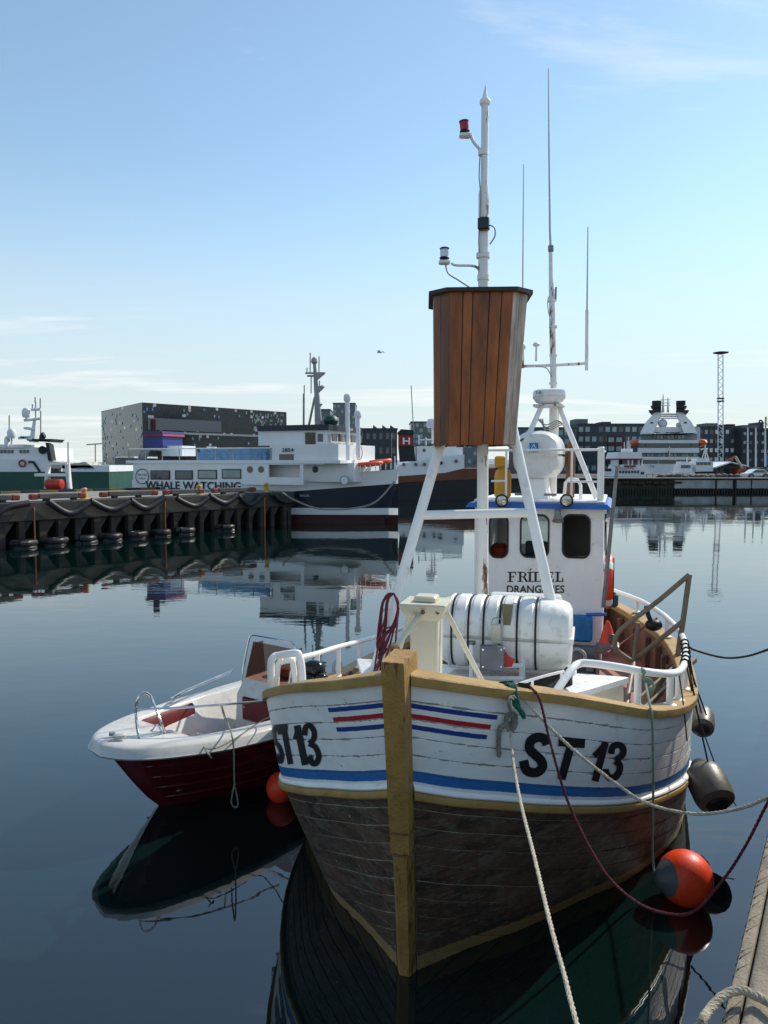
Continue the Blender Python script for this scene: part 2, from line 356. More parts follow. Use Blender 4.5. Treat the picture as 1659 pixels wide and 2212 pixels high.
# ================================================================== wooden fishing boat
TH = R(15.0); BA = Vector((math.sin(TH), math.cos(TH), 0)); BB = Vector((math.cos(TH), -math.sin(TH), 0)); BO = pz(880, 2092, 0)
def CO(s): q = min(1, max(0, (s - .7) / 5.0)); return 0.56 * q * (1.25 - .25 * q)         # the keel line bears off a little aft
def L(s, w_, z): return Vector((BO.x, BO.y, 0)) + BA * s + BB * (w_ + CO(s)) + Vector((0, 0, z))
boat = thing('fishing_boat', 'old white and brown wooden fishing boat with a barrel crow nest and small wheelhouse', 'boat', BO)
WL_ = ctab([(0, .07), (.33, .37), (.67, .73), (1.12, 1.10), (1.5, 1.45), (1.85, 1.68), (2.2, 1.86), (2.6, 2.0), (3.2, 2.09), (4.2, 2.12), (5.2, 2.03), (6.2, 1.74), (7.2, 1.2), (8.0, .55), (8.3, .05)]); WL_ = [(a, max(.05, b - CO(a))) for a, b in WL_]
WR_ = ctab([(-.15, .07), (-.1, .16), (0, .32), (.25, .67), (.5, .97), (1, 1.4), (1.5, 1.7), (2, 1.9), (2.5, 2.03), (3, 2.11), (4.2, 2.18), (5.2, 2.12), (6.2, 1.84), (7.2, 1.32), (8.1, .6), (8.45, .05)]); WR_ = [(a, max(.05, b - CO(a))) for a, b in WR_]
WT_ = ctab([(-.25, .07), (-.15, .27), (0, .54), (.25, .86), (.5, 1.13), (1, 1.53), (1.5, 1.79), (2, 1.96), (2.5, 2.07), (3, 2.13), (4, 2.2), (5, 2.17), (5.7, 2.04), (6.7, 1.68), (7.5, 1.22), (8.3, .5), (8.6, .05)]); WT_ = [(a, max(.05, b - CO(a))) for a, b in WT_]
ZT_ = ctab([(-.25, 2.03), (0, 1.90), (.26, 1.80), (.63, 1.64), (.97, 1.5), (1.32, 1.39), (1.92, 1.26), (2.5, 1.17), (3.2, 1.12), (4.5, 1.10), (6, 1.15), (7.5, 1.3), (8.6, 1.45)])
ZR_ = ctab([(-.15, 1.30), (0, 1.21), (.2, 1.12), (.47, 1.0), (1.0, .81), (1.7, .64), (2.6, .47), (3.5, .40), (5, .36), (7, .45), (8.45, .6)])
def sl_(lo, hi, u): return lo + (hi - lo) * u ** 1.7
def heel(w_, side, z): return z + 0.042 * side * w_ * min(1, max(0, z) / 0.6)
def railp(u):
    s = sl_(-.25, 8.6, u); return s, tab(WT_, s), tab(ZT_, s)
def rubp(u):
    s = sl_(-.15, 8.45, u); return s, tab(WR_, s), tab(ZR_, s)
def wlp(u):
    s = sl_(0, 8.3, u); return s, tab(WL_, s), 0.0
def up(side, u, v):
    a, b = rubp(u), railp(u); s, w_, z = (lerp(a[i], b[i], v) for i in range(3))
    return L(s, w_ * side, heel(w_, side, z))
def low(side, u, z):
    a, b = wlp(u), rubp(u); f = z / b[2]
    if f >= 0: s, w_ = lerp(a[0], b[0], f), a[1] + (b[1] - a[1]) * f ** 0.8
    else: s, w_ = a[0] - f * 0.1, a[1] * max(0.05, 1 + 0.35 * f)
    return L(s, w_ * side, heel(w_, side, z))
def nrm(fn, side, u, v, dv=0.02):
    u0, u1 = max(0, u - .004), min(1, u + .004)
    n = (fn(side, u1, v) - fn(side, u0, v)).cross(fn(side, u, v + dv) - fn(side, u, v - dv)); n = n.normalized() if n.length > 1e-9 else BB * side
    return n if n.dot(BB * side - BA * 0.3) > 0 else -n
US = [i / 56 for i in range(57)]
def plankmat(name, upper):
    m = bpy.data.materials.new(name); m.use_nodes = True; n, l = m.node_tree.nodes, m.node_tree.links; b = n['Principled BSDF']
    uv = n.new('ShaderNodeUVMap'); uv.uv_map = 'UVMap'; obn = n.new('ShaderNodeTexCoord')
    def nse(src, sc_, det=6, ro=0.65, dist=0):
        q = n.new('ShaderNodeMapping'); q.inputs['Scale'].default_value = sc_; l.new(src, q.inputs[0])
        k = n.new('ShaderNodeTexNoise'); k.inputs['Scale'].default_value = 1; k.inputs['Detail'].default_value = det; k.inputs['Roughness'].default_value = ro; k.inputs['Distortion'].default_value = dist; l.new(q.outputs[0], k.inputs['Vector']); return k.outputs['Fac']
    def rng(f, a, b_, c=0, d=1):
        q = n.new('ShaderNodeMapRange'); q.inputs[1].default_value = a; q.inputs[2].default_value = b_; q.inputs[3].default_value = c; q.inputs[4].default_value = d; l.new(f, q.inputs[0]); return q.outputs[0]
    def mth(op, a, b_, c=None):
        q = n.new('ShaderNodeMath'); q.operation = op
        for i, v in enumerate((a, b_, c)):
            if v is None: continue
            if isinstance(v, (int, float)): q.inputs[i].default_value = v
            else: l.new(v, q.inputs[i])
        return q.outputs[0]
    def mix(f, a, b_):
        q = n.new('ShaderNodeMix'); q.data_type = 'RGBA'; l.new(f, q.inputs['Factor'])
        for i, c in ((6, a), (7, b_)):
            if isinstance(c, tuple): q.inputs[i].default_value = (*c, 1)
            else: l.new(c, q.inputs[i])
        return q.outputs[2]
    sx = n.new('ShaderNodeSeparateXYZ'); l.new(uv.outputs[0], sx.inputs[0]); U, V = sx.outputs[0], sx.outputs[1]
    ob = obn.outputs['Object']; bn = n.new('ShaderNodeBump'); bn.inputs['Distance'].default_value = 0.004
    if upper:
        c = mix(rng(nse(ob, (3, 3, 9)), .35, .7), (0.74, 0.735, 0.71), (0.87, 0.86, 0.835))
        c = mix(rng(nse(ob, (2.2, 2.2, 0.8), 9, .72), .60, .70), c, (0.50, 0.48, 0.42))
        c = mix(rng(nse(ob, (9, 9, 14), 8, .75), .645, .67), c, (0.30, 0.27, 0.22))
        fr = mth('FRACT', mth('MULTIPLY', V, 6), 0); ed = mth('LESS_THAN', mth('MINIMUM', fr, mth('SUBTRACT', 1, fr)), rng(nse(ob, (7, 7, 20), 6, .7), .45, .75, 0, .16))
        c = mix(ed, c, (0.40, 0.37, 0.31))           # chipped paint
        c = mix(rng(nse(ob, (6, 6, 0.7), 7, .7), .675, .75), c, (0.25, 0.11, 0.04))            # rust runs
        Vj = mth('ADD', V, mth('MULTIPLY', mth('SUBTRACT', nse(ob, (14, 14, 14), 3), 0.5), 0.012))
        def band(lo, hi): return mth('MULTIPLY', mth('GREATER_THAN', Vj, lo), mth('LESS_THAN', Vj, hi))
        c = mix(band(0.085, 0.19), c, mix(rng(nse(ob, (5, 5, 9)), .3, .7), (0.016, 0.12, 0.36), (0.03, 0.17, 0.45)))
        for lo, hi, col, e in ((.77, .815, (0.014, 0.045, 0.22), .60), (.675, .72, (0.42, 0.014, 0.02), .57), (.575, .62, (0.014, 0.045, 0.22), .55)):
            c = mix(mth('MULTIPLY', band(lo, hi), mth('LESS_THAN', mth('ADD', U, mth('MULTIPLY', V, -0.12)), e - 0.09)), c, col)
        l.new(mth('MULTIPLY', mth('ADD', nse(ob, (6, 6, 22), 7, .7), nse(ob, (40, 40, 60), 4)), 0.6), bn.inputs['Height']); bn.inputs['Strength'].default_value = 0.7
        l.new(rng(nse(ob, (8, 8, 8)), .3, .7, .3, .5), b.inputs['Roughness'])
    else:
        c = mix(rng(nse(uv.outputs[0], (1.6, 9, 1), 7, .7, .6), .38, .62), (0.028, 0.017, 0.011), (0.12, 0.060, 0.033))
        c = mix(rng(nse(ob, (5, 5, 12), 9, .72, .4), .50, .66), c, (0.135, 0.110, 0.080))
        c = mix(rng(nse(uv.outputs[0], (7, 55, 1), 8, .75, .3), .56, .64), c, (0.19, 0.165, 0.125))
        c = mix(rng(nse(ob, (7, 7, 16), 8, .7), .62, .70), c, (0.015, 0.012, 0.011))
        c = mix(rng(nse(ob, (20, 20, 42), 6, .75), .55, .63, 0, .5), c, (0.15, 0.125, 0.092))
        c = mix(rng(nse(ob, (26, 26, 60), 6, .7), .58, .64, 0, .8), c, (0.014, 0.011, 0.010))
        vo = n.new('ShaderNodeTexVoronoi'); vo.inputs['Scale'].default_value = 7; l.new(ob, vo.inputs['Vector'])
        c = mix(mth('LESS_THAN', vo.outputs['Distance'], 0.045), c, (0.42, 0.40, 0.32))      # limpet marks
        so_ = n.new('ShaderNodeSeparateXYZ'); l.new(ob, so_.inputs[0])
        zj = mth('ADD', so_.outputs[2], mth('MULTIPLY', mth('SUBTRACT', nse(ob, (16, 16, 16), 5, .7), 0.5), 0.05))
        boot = mix(rng(nse(ob, (12, 12, 12), 7, .7), .62, .68), (0.30, 0.19, 0.07), (0.10, 0.09, 0.07))
        c = mix(mth('MULTIPLY', mth('LESS_THAN', zj, 0.105), mth('GREATER_THAN', zj, 0.004)), c, boot)
        l.new(mth('ADD', nse(uv.outputs[0], (3, 60, 1), 6, .7), nse(ob, (30, 30, 30), 5)), bn.inputs['Height']); bn.inputs['Strength'].default_value = 0.8
        l.new(rng(nse(ob, (9, 9, 9)), .3, .7, .35, .75), b.inputs['Roughness'])
    l.new(c, b.inputs['Base Color']); l.new(bn.outputs[0], b.inputs['Normal'])
    return m
topside, varnish = plankmat('white_topside_planks', True), plankmat('weathered_varnished_planks', False)
def strake(name, parent, fn, side, us, va, vb, mat, gap, lift):
    m = MB(); uvs = []; arc = 0; prev = None
    for u in us:
        a, b = va(u), vb(u); h = abs((fn(side, u, b) - fn(side, u, a)).length) + 1e-6
        if prev is not None: arc += (fn(side, u, b) - prev).length
        prev = fn(side, u, b)
        g = gap / h * (b - a); e = 0.004 / h * (b - a); mid = (a + b) / 2; nn = nrm(fn, side, u, mid)
        wv = lift + 0.0012 * noise.noise(Vector((arc * 3, side * 5 + va(0) * 11, 0)))
        for v, off in ((a + g * .7, -.0055), (a + g, wv - .0015), (a + g + e, wv), (mid, wv + 0.0004), (b - g - e, wv), (b - g, wv - .0015), (b - g * .7, -.0055)):
            p = fn(side, u, v) + nn * off; m.v.append(tuple(p)); uvs.append((arc, v))
    k = 7
    for i in range(len(us) - 1):
        for j in range(k - 1): m.f.append((i * k + j, i * k + j + 1, (i + 1) * k + j + 1, (i + 1) * k + j))
    uvd = list(uvs); o = BASE[parent.name]
    me = bpy.data.meshes.new(name); me.from_pydata([(v[0] - o.x, v[1] - o.y, v[2] - o.z) for v in m.v], [], m.f if side > 0 else [f[::-1] for f in m.f]); me.update()
    ul = me.uv_layers.new(name='UVMap')
    for li, lp in enumerate(me.loops): ul.data[li].uv = uvd[lp.vertex_index]
    me.materials.append(mat)
    for p in me.polygons: p.use_smooth = True
    me.set_sharp_from_angle(angle=R(16))
    ob = bpy.data.objects.new(name, me); COL.objects.link(ob); ob.parent = parent; BASE[ob.name] = o; return ob
# backing skin (shows in the seams)
seamd = M('dark_seam', (0.11, 0.10, 0.09), 0.9); seaml = M('pale_seam_putty', (0.46, 0.42, 0.33), 0.9, var=0.5, vs=9)
hull = MB()
hull.loft([[up(sd, u, v) - nrm(up, sd, u, min(.95, max(.05, v))) * 0.005 for v in (0, .33, .66, 1)] for sd in (1,) for u in US], closed=False)
hull.loft([[up(-1, u, v) - nrm(up, -1, u, min(.95, max(.05, v))) * 0.005 for v in (0, .33, .66, 1)] for u in US], closed=False)
hull_o = hull.build('hull', seamd, boat)
hl = MB()
for sd in (1, -1):
    hl.loft([[low(sd, u, z) - nrm(low, sd, u, min(.9, max(.05, z))) * 0.005 for z in [-0.5 + (rubp(u)[2] + 0.5) * k / 9 for k in range(10)]] for u in US], closed=False)
hl.build('lower_hull', seaml, boat)
for sd in (1, -1):
    for k in range(6):
        strake('plank', hull_o, up, sd, US, lambda u, k=k: k / 6, lambda u, k=k: (k + 1) / 6, topside, 0.0022, 0.001 + random.uniform(0, 0.002))
    for k in range(12):
        us = [u for u in US if rubp(u)[2] - (k + 1) * 0.128 > -0.42]
        if len(us) < 3: continue
        strake('lower_plank', hull_o, low, sd, us, lambda u, k=k: rubp(u)[2] - (k + 1) * 0.128, lambda u, k=k: rubp(u)[2] - k * 0.128, varnish, 0.0042, 0.001 + random.uniform(0, 0.003))
for sd in (1, -1):                                  # cap rail and rubbing strakes
    cap, rb, rw = MB(), MB(), MB(); r1, r2, r3 = [], [], []
    for u in US:
        p = up(sd, u, 1); n = nrm(up, sd, u, .95); n.z = 0; n.normalize()
        jig = 0.003 * noise.noise(Vector((u * 40, sd, 0)))
        r1.append([p + n * a + Vector((0, 0, b + jig)) for a, b in ((.034, -.012), (.038, .0), (.038, .05), (.030, .058), (-.125, .062), (-.135, .054), (-.135, -.012))])
        q = low(sd, u, rubp(u)[2] - 0.03); n2 = nrm(low, sd, u, rubp(u)[2] * .8); n2.z = 0; n2.normalize()
        r2.append([q + n2 * a + Vector((0, 0, b)) for a, b in ((-.01, -.034), (.022, -.032), (.036, -.02), (.041, 0), (.036, .02), (.02, .03), (-.01, .031))])
        r3.append([q + n2 * a + Vector((0, 0, b)) for a, b in ((-.01, .0325), (.028, .0325), (.036, .044), (.032, .056), (.01, .07), (-.012, .078))])
    cap.loft(r1).build('cap_rail', tan, boat); rb.loft(r2).build('rubbing_strake', tan, boat); rw.loft(r3).build('white_ledge', white, boat)
# stem post
def stem(z): return lerp(0.02, -0.26, max(0, z) / 2.03)
st = MB(); rings = []
for z, hw, fw, dep in ((-0.4, .06, .030, .10), (0, .062, .032, .10), (.5, .064, .036, .10), (.885, .066, .042, .10), (.90, .070, .060, .11), (1.02, .071, .062, .11), (1.07, .072, .064, .115), (1.5, .074, .068, .12), (1.9, .076, .070, .13), (2.15, .078, .072, .135), (2.195, .074, .068, .13)):
    s = stem(z); rings.append([L(s + .22, -hw, z), L(s - dep + .06, -hw, z), L(s - dep, -fw, z), L(s - dep, fw, z), L(s - dep + .06, hw, z), L(s + .22, hw, z)])
st.loft(rings).build('stem_post', stemt, boat, ang=25)
for z in (.895, 1.05):                              # rusty iron bands at the scarf joints
    s = stem(z); MB().tube([L(s + .1, -.076, z - .02), L(s - .07, -.074, z), L(s - .12, -.05, z), L(s - .122, .05, z), L(s - .07, .076, z), L(s + .1, .078, z + .06)], 0.0055, 6).build('iron_band', rusty, boat)
# inside: bulwarks, decks, trunk
def inner_w(u): return max(0.02, railp(u)[1] - 0.10)
for sd in (1, -1):
    MB().loft([[L(railp(u)[0], sd * inner_w(u), heel(inner_w(u), sd, railp(u)[2]) - .005), L(railp(u)[0], sd * (inner_w(u) - .03), .70)] for u in US if railp(u)[0] > 2.2], closed=False).build('bulwark_lining', inner, boat)
    s = 2.7
    while s < 8.0:
        u = ((s + .25) / 8.85) ** (1 / 1.7); wv = inner_w(u); z1 = railp(u)[2] - .02; d = L(s + .05, sd * inner_w(((s + .30) / 8.85) ** (1 / 1.7)), 0) - L(s, sd * wv, 0)
        MB().box(L(s, sd * (wv - .05), (z1 + .72) / 2), (.085, .07, z1 - .72), ang=math.atan2(d.y, d.x), ch=.008).build('bulwark_rib', inner, boat); s += .43
MB().loft([[L(railp(u)[0], w_ * inner_w(u), .72) for w_ in (-1, -.5, 0, .5, 1)] for u in US if railp(u)[0] > 2.3], closed=False).build('working_deck', pink, boat)
MB().loft([[L(railp(u)[0], w_ * inner_w(u), railp(u)[2] - .13) for w_ in (-1, 0, 1)] for u in US if -.2 < railp(u)[0] < 2.4], closed=False).build('foredeck', white, boat)
MB().add([L(2.37, -1.62, .72), L(2.37, 1.62, .72), L(2.37, 1.68, 1.06), L(2.37, -1.68, 1.06)], [(0, 1, 2, 3)]).build('foredeck_bulkhead', inner, boat)
tp = [(.62, .30), (1.2, .62), (1.8, .98), (2.33, 1.26)]
poly = [(s, w_) for s, w_ in tp] + [(s, -w_) for s, w_ in reversed(tp)]
zt = lambda s: lerp(1.545, 1.47, (s - .62) / 1.7)
MB().loft([[L(s, w_, 1.0) for s, w_ in poly], [L(s, w_ * .985, zt(s) - .06) for s, w_ in poly]]).build('cabin_trunk', cream, boat)
MB().loft([[L(s + (.02 if s > 2 else -.02), w_ * 1.02, zt(s) - .06) for s, w_ in poly], [L(s + (.02 if s > 2 else -.02), w_ * 1.02, zt(s) - .01) for s, w_ in poly], [L(s, w_, zt(s)) for s, w_ in poly]]).build('trunk_top', gel, boat)
for k in range(9):                                  # tread battens on the trunk top
    s = .8 + k * .055; MB().box(L(s, -.02, zt(s) + .006), (.5, .02, .012), ang=-TH).build('tread_batten', cream, boat)
# ------------------------------------------------------------------ bow numbers and paint lettering, laid on the planking
def onhull(x, y, side):
    best = None; r = ray(x, y); c0 = Vector((0, 0, H))
    def proj(p):
        d = p - c0; f = d.y * cp - d.z * sp; return CX + F * d.x / f, CY - F * (d.z * cp + d.y * sp) / f
    for i in range(2, 34):
        for j in range(0, 11):
            P_ = up(side, i / 56, j / 10)
            if nrm(up, side, i / 56, min(.95, max(.05, j / 10))).dot(c0 - P_) < .12: continue
            X, Y = proj(P_); e = (X - x) ** 2 + (Y - y) ** 2
            if best is None or e < best[0]: best = (e, i / 56, j / 10)
    _, u, v = best
    for _ in range(12):
        X, Y = proj(up(side, u, v)); du, dv = .002, .01
        Xa, Ya = proj(up(side, u + du, v)); Xb, Yb = proj(up(side, u, v + dv))
        a, b, c, d = (Xa - X) / du, (Xb - X) / dv, (Ya - Y) / du, (Yb - Y) / dv; det = a * d - b * c
        if abs(det) < 1e-6: break
        ex, ey = x - X, y - Y; u += max(-.03, min(.03, (d * ex - b * ey) / det)); v += max(-.2, min(.2, (a * ey - c * ex) / det)); u = max(.002, min(.9, u)); v = max(0, min(1, v))
    return up(side, u, v) + nrm(up, side, u, min(.95, max(.05, v))) * 0.0075
def glyph(strokes, side, scale, ox, oy, sub=5):
    m = MB()
    for P, wd in strokes:
        P = [Vector((a, b, 0)) for a, b in P]
        Pf = cr(P, sub) if len(P) > 2 else [P[0].lerp(P[1], i / 6) for i in range(7)]
        rows = []
        for i, p in enumerate(Pf):
            t = (Pf[min(i + 1, len(Pf) - 1)] - Pf[max(i - 1, 0)]).normalized(); nn = Vector((-t.y, t.x, 0)) * wd / 2
            rows.append([onhull(ox + scale * q.x, oy + scale * q.y, side) for q in (p - nn, p, p + nn)])
        m.loft(rows, closed=False)
    return m
SC = dict(scale=.2333, ox=995.4, oy=1382.5)
S_ = [([(795, 965), (770, 912), (705, 897), (645, 930), (632, 1000), (680, 1055), (735, 1108), (752, 1165), (715, 1213), (655, 1222), (600, 1195), (575, 1110)], 88)]
T_ = [([(900, 935), (1143, 955)], 86), ([(1022, 945), (925, 1285)], 76)]
one = [([(1332, 942), (1237, 1303)], 66), ([(1318, 975), (1228, 1070)], 50)]
thr = [([(1385, 1050), (1400, 985), (1452, 966), (1494, 995), (1492, 1055), (1425, 1112)], 60), ([(1425, 1112), (1462, 1150), (1462, 1205), (1425, 1265), (1375, 1272), (1340, 1230), (1336, 1190)], 62)]
for nm, g in (('letter_s', S_), ('letter_t', T_), ('digit_one', one), ('digit_three', thr)): glyph(g, 1, **SC).build(nm, bpaint, hull_o)
SL = dict(scale=.3611, ox=534.6, oy=1364)
lS = [([(200, 615), (192, 580), (172, 575), (160, 610), (166, 655), (193, 685), (210, 735), (207, 772), (192, 772), (180, 735)], 26)]
lT = [([(172, 573), (243, 570)], 34), ([(220, 575), (262, 792)], 32)]
l1 = [([(300, 560), (350, 797)], 40), ([(306, 580), (289, 645)], 28)]
l3 = [([(345, 620), (352, 572), (380, 562), (403, 600), (398, 645), (372, 668)], 32), ([(372, 668), (410, 690), (430, 740), (418, 783), (392, 785), (375, 742)], 34)]
for nm, g in (('letter_s', lS), ('letter_t', lT), ('digit_one', l1), ('digit_three', l3)): glyph(g, -1, **SL).build(nm, bpaint, hull_o)
# ------------------------------------------------------------------ wheelhouse
WP = Plane(pt(1165, 1190, 10.1), -17.0); WA = R(-17.0)
def wbox(m, x0, y0, x1, y1, d0, d1, ch=0):
    t0, t1, z0, z1 = WP.rect(x0, y0, x1, y1); return m.box(WP.P((t0 + t1) / 2, (z0 + z1) / 2, (d0 + d1) / 2), (t1 - t0, abs(d1 - d0), z1 - z0), WA, ch)
WT0, WT1 = WP.tz(1025, 1190)[0], WP.tz(1303, 1190)[0]; WZ1 = WP.tz(1165, 1095)[1]; WD = 2.1
wins = [(1056, 1113, 1099, 1203), (1123, 1113, 1187, 1203), (1214, 1113, 1276, 1204)]
wr = [WP.rect(*q) for q in wins]
def rr(t0, t1, z0, z1, r, bulge=0.02, n=6):         # rounded window outline, counter-clockwise from the lower right
    out = []
    for cx, cz, a0 in ((t1 - r, z0 + r, -90), (t1 - r, z1 - r, 0), (t0 + r, z1 - r, 90), (t0 + r, z0 + r, 180)):
        for k in range(n + 1):
            a = R(a0 + 90 * k / n); out.append((cx + r * math.cos(a), cz + r * math.sin(a)))
    zm = (z0 + z1) / 2
    return [(t, z + (bulge * (1 - ((t - (t0 + t1) / 2) / ((t1 - t0) / 2)) ** 2) * (1 if z > zm else -1))) for t, z in out]
def rect_like(o, t0, t1, z0, z1):                   # matching points on the cell rectangle
    cx, cz = (t0 + t1) / 2, (z0 + z1) / 2; res = []
    n = len(o) // 4; corners = [(t1, z0), (t1, z1), (t0, z1), (t0, z0)]
    mids = [((t0 + t1) / 2, z0), (t1, cz), ((t0 + t1) / 2, z1), (t0, cz)]
    for c in range(4):
        a, m_, b = mids[c], corners[c], mids[(c + 1) % 4]
        for k in range(n):
            f = k / (n - 1)
            res.append(tuple(lerp(a[i], m_[i], f * 2) if f < .5 else lerp(m_[i], b[i], f * 2 - 1) for i in (0, 1)))
    return res
zb, zt1 = min(q[2] for q in wr) - .08, max(q[3] for q in wr) + .07
fw = MB(); cells = [WT0, (wr[0][1] + wr[1][0]) / 2, (wr[1][1] + wr[2][0]) / 2, WT1]
for i, q in enumerate(wr):
    o = rr(*q, .09); e = rect_like(o, cells[i], cells[i + 1], zb, zt1); n = len(o)
    fw.loft([[WP.P(t, z) for t, z in e], [WP.P(t, z) for t, z in o], [WP.P(t, z, .05) for t, z in o]], caps=False)
fw.add([WP.P(WT0, .72), WP.P(WT1, .72), WP.P(WT1, zb), WP.P(WT0, zb)], [(0, 1, 2, 3)])
fw.add([WP.P(WT0, zt1), WP.P(WT1, zt1), WP.P(WT1, WZ1), WP.P(WT0, WZ1)], [(0, 1, 2, 3)])
def sidewall(t, m):                                 # side with one window opening
    zs = [.72, zb + .08, zt1 - .07, WZ1]; ds = [0.0, .5, 1.3, WD]
    for i in range(3):
        for j in range(3):
            if i == 1 and j == 1: continue
            m.add([WP.P(t, zs[j], ds[i]), WP.P(t, zs[j], ds[i + 1]), WP.P(t, zs[j + 1], ds[i + 1]), WP.P(t, zs[j + 1], ds[i])], [(0, 1, 2, 3)])
sidewall(WT0, fw); sidewall(WT1, fw)
bz = [.72, zb + .05, zt1 - .07, WZ1]; bt = [WT0, WT0 + .25, WT0 + .95, WT0 + 1.1, WT1 - .12, WT1]
for i in range(5):
    for j in range(3):
        if j == 1 and i in (1, 3): continue
        fw.add([WP.P(bt[i], bz[j], WD), WP.P(bt[i + 1], bz[j], WD), WP.P(bt[i + 1], bz[j + 1], WD), WP.P(bt[i], bz[j + 1], WD)], [(0, 1, 2, 3)])
house = fw.build('wheelhouse', white, boat, ang=40)
for i, q in enumerate(wr):
    o = rr(*q, .09); ins = rr(q[0] + .022, q[1] - .022, q[2] + .022, q[3] - .022, .075, .017)
    MB().loft([[WP.P(t, z, -.001) for t, z in o], [WP.P(t, z, -.014) for t, z in o], [WP.P(t, z, -.014) for t, z in ins], [WP.P(t, z, .012) for t, z in ins]], caps=False).build('window_frame', black, house)
    MB().prism([WP.P(t, z, .006) for t, z in ins], WP.n * .005).build('window_pane', glassd, house)
# things inside the wheelhouse, seen through the panes
tm = (WT0 + WT1) / 2; zc = (zb + zt1) / 2
MB().box(WP.P(tm, zb + .02, .45), (WT1 - WT0 - .1, .5, .06), WA).build('dashboard', dark, house)
MB().box(WP.P(tm - .05, zb + .16, .4), (.3, .08, .22), WA, .02).build('instrument_screen', greybox, house)
MB().box(WP.P(WT0 + .30, zb + .12, .25), (.26, .2, .24), WA, .06).build('life_jacket', orange, house)
MB().box(WP.P(WT1 - .36, zc, 1.2), (.5, .05, .9), WA, .02).build('cabinet', M('varnished_panel', (.10, .09, .07), .5), house)
MB().tube([WP.P(tm + .28, zb + .1, .5), WP.P(tm + .28, zb + .42, .52)], .03).build('steering_column', dark, house)
# roof with blue visor
MB().loft([[WP.P(WT0 - .10, WZ1 - .01, -.16), WP.P(WT1 + .11, WZ1 - .015, -.16), WP.P(WT1 + .11, WZ1 - .01, WD + .1), WP.P(WT0 - .10, WZ1 - .01, WD + .1)],
           [WP.P(WT0 - .06, WZ1 + .05, -.10), WP.P(WT1 + .04, WZ1 + .05, -.10), WP.P(WT1 + .04, WZ1 + .05, WD + .05), WP.P(WT0 - .06, WZ1 + .05, WD + .05)]]).build('roof_visor', bluep, boat)
MB().box(WP.P(tm, WZ1 + .072, WD / 2), (WT1 - WT0 + .02, WD + .02, .04), WA, .012).build('roof', white, boat)
RZ = WZ1 + .092
# lettering on the wheelhouse front
def cpx(x, y): return 783.4 + .3611 * x, 967.7 + .3611 * y
serif = {'F': [(876, 742, 889, 800), (866, 796, 900, 801), (866, 741, 918, 747), (913, 741, 918, 760), (889, 768, 905, 773), (902, 762, 906, 779)],
         'R': [(936, 742, 949, 800), (926, 796, 958, 801), (926, 741, 960, 747), (948, 768, 966, 773)],
         'I': [(994, 742, 1007, 800), (984, 796, 1017, 801), (984, 741, 1017, 747)],
         'D': [(1028, 742, 1041, 800), (1018, 796, 1052, 801), (1018, 741, 1052, 747)],
         'E': [(1104, 742, 1117, 800), (1094, 795, 1142, 801), (1094, 741, 1140, 747), (1135, 741, 1140, 758), (1137, 784, 1143, 801), (1117, 768, 1131, 773), (1128, 762, 1132, 779)],
         'L': [(1160, 742, 1173, 800), (1150, 795, 1199, 801), (1150, 741, 1183, 747), (1193, 778, 1200, 801)]}
for ch_, rects in serif.items():
    m = MB()
    for a, b, c, d in rects:
        q = [WP.px(*cpx(x, y), -.004) for x, y in ((a, d), (c, d), (c, b), (a, b))]; m.add(q, [(0, 1, 2, 3)])
    def arc(cx, cy, rx, ry, a0, a1, w0, w1):
        P, Qq = [], []
        for k in range(13):
            a = R(lerp(a0, a1, k / 12)); wv = w0 + (w1 - w0) * math.cos(a) ** 2
            P.append(WP.px(*cpx(cx + rx * math.cos(a), cy - ry * math.sin(a)), -.004)); Qq.append(WP.px(*cpx(cx + (rx - wv) * math.cos(a), cy - (ry - wv * .45) * math.sin(a)), -.004))
        m.loft([P, Qq], closed=False)
    if ch_ == 'R':
        arc(956, 757, 24, 16, 90, -90, 9, 12)
        m.add([WP.px(*cpx(x, y), -.004) for x, y in ((958, 772), (970, 770), (990, 801), (976, 801))], [(0, 1, 2, 3)])
    if ch_ == 'D': arc(1050, 771, 30, 30, 90, -90, 9, 13)
    if ch_ == 'I': m.add([WP.px(*cpx(x, y), -.004) for x, y in ((996, 736), (1003, 736), (1014, 722), (1004, 722))], [(0, 1, 2, 3)])
    m.build('name_letter', bpaint, house)
a, b = WP.px(*cpx(862, 868), -.004), WP.px(*cpx(1207, 868), -.004); t_ = WP.px(*cpx(862, 822), -.004)
text('home_port_lettering', 'DRANGSNES', house, bpaint, a, b - a, (0, 0, 1), (t_ - a).length, (b - a).length, bold=.02)
# roof fittings
def rp_(x, y, d): return WP.px(x, y, d)
def onroof(x, d, h=0): t = WP.tz(x, 1085)[0]; return WP.P(t, RZ + h, d)
for x in (1084, 1224):                              # work lights on the visor
    c = WP.px(x, 1081, -.2); dv = Vector((-.25, -1, -.1)).normalized()
    MB().lathe([(.02, .09), (.06, .07), (.083, .02), (.086, -.015), (.078, -.02)], c, dv * -1, 20).build('work_light', black, boat)
    MB().lathe([(.077, -.016), (.05, -.024), (.001, -.028)], c, dv * -1, 20).build('lamp_glass', lampglass, boat)
    MB().tube([c - dv * .03, onroof(x, -.05, -.05)], .012, 6).build('lamp_bracket', galv, boat)
c = WP.px(1205, 1110, -.12); MB().lathe([(.035, .10), (.04, .02), (.045, -.02), (.062, -.08), (.075, -.10), (.068, -.10), (.02, -.04)], c, (0.1, .5, 1), 18).build('horn_loudspeaker', M('horn_paint', (.33, .32, .28), .5, rust=.4), boat)
MB().tube([WP.px(1205, 1098, -.12), WP.px(1205, 1092, 0.05)], .02, 8).build('horn_bracket', galv, boat)
def rail_tube(pts, r, n=8, name='roof_rail', mat=None): return MB().tube(pts, r, n).build(name, mat or white, boat)
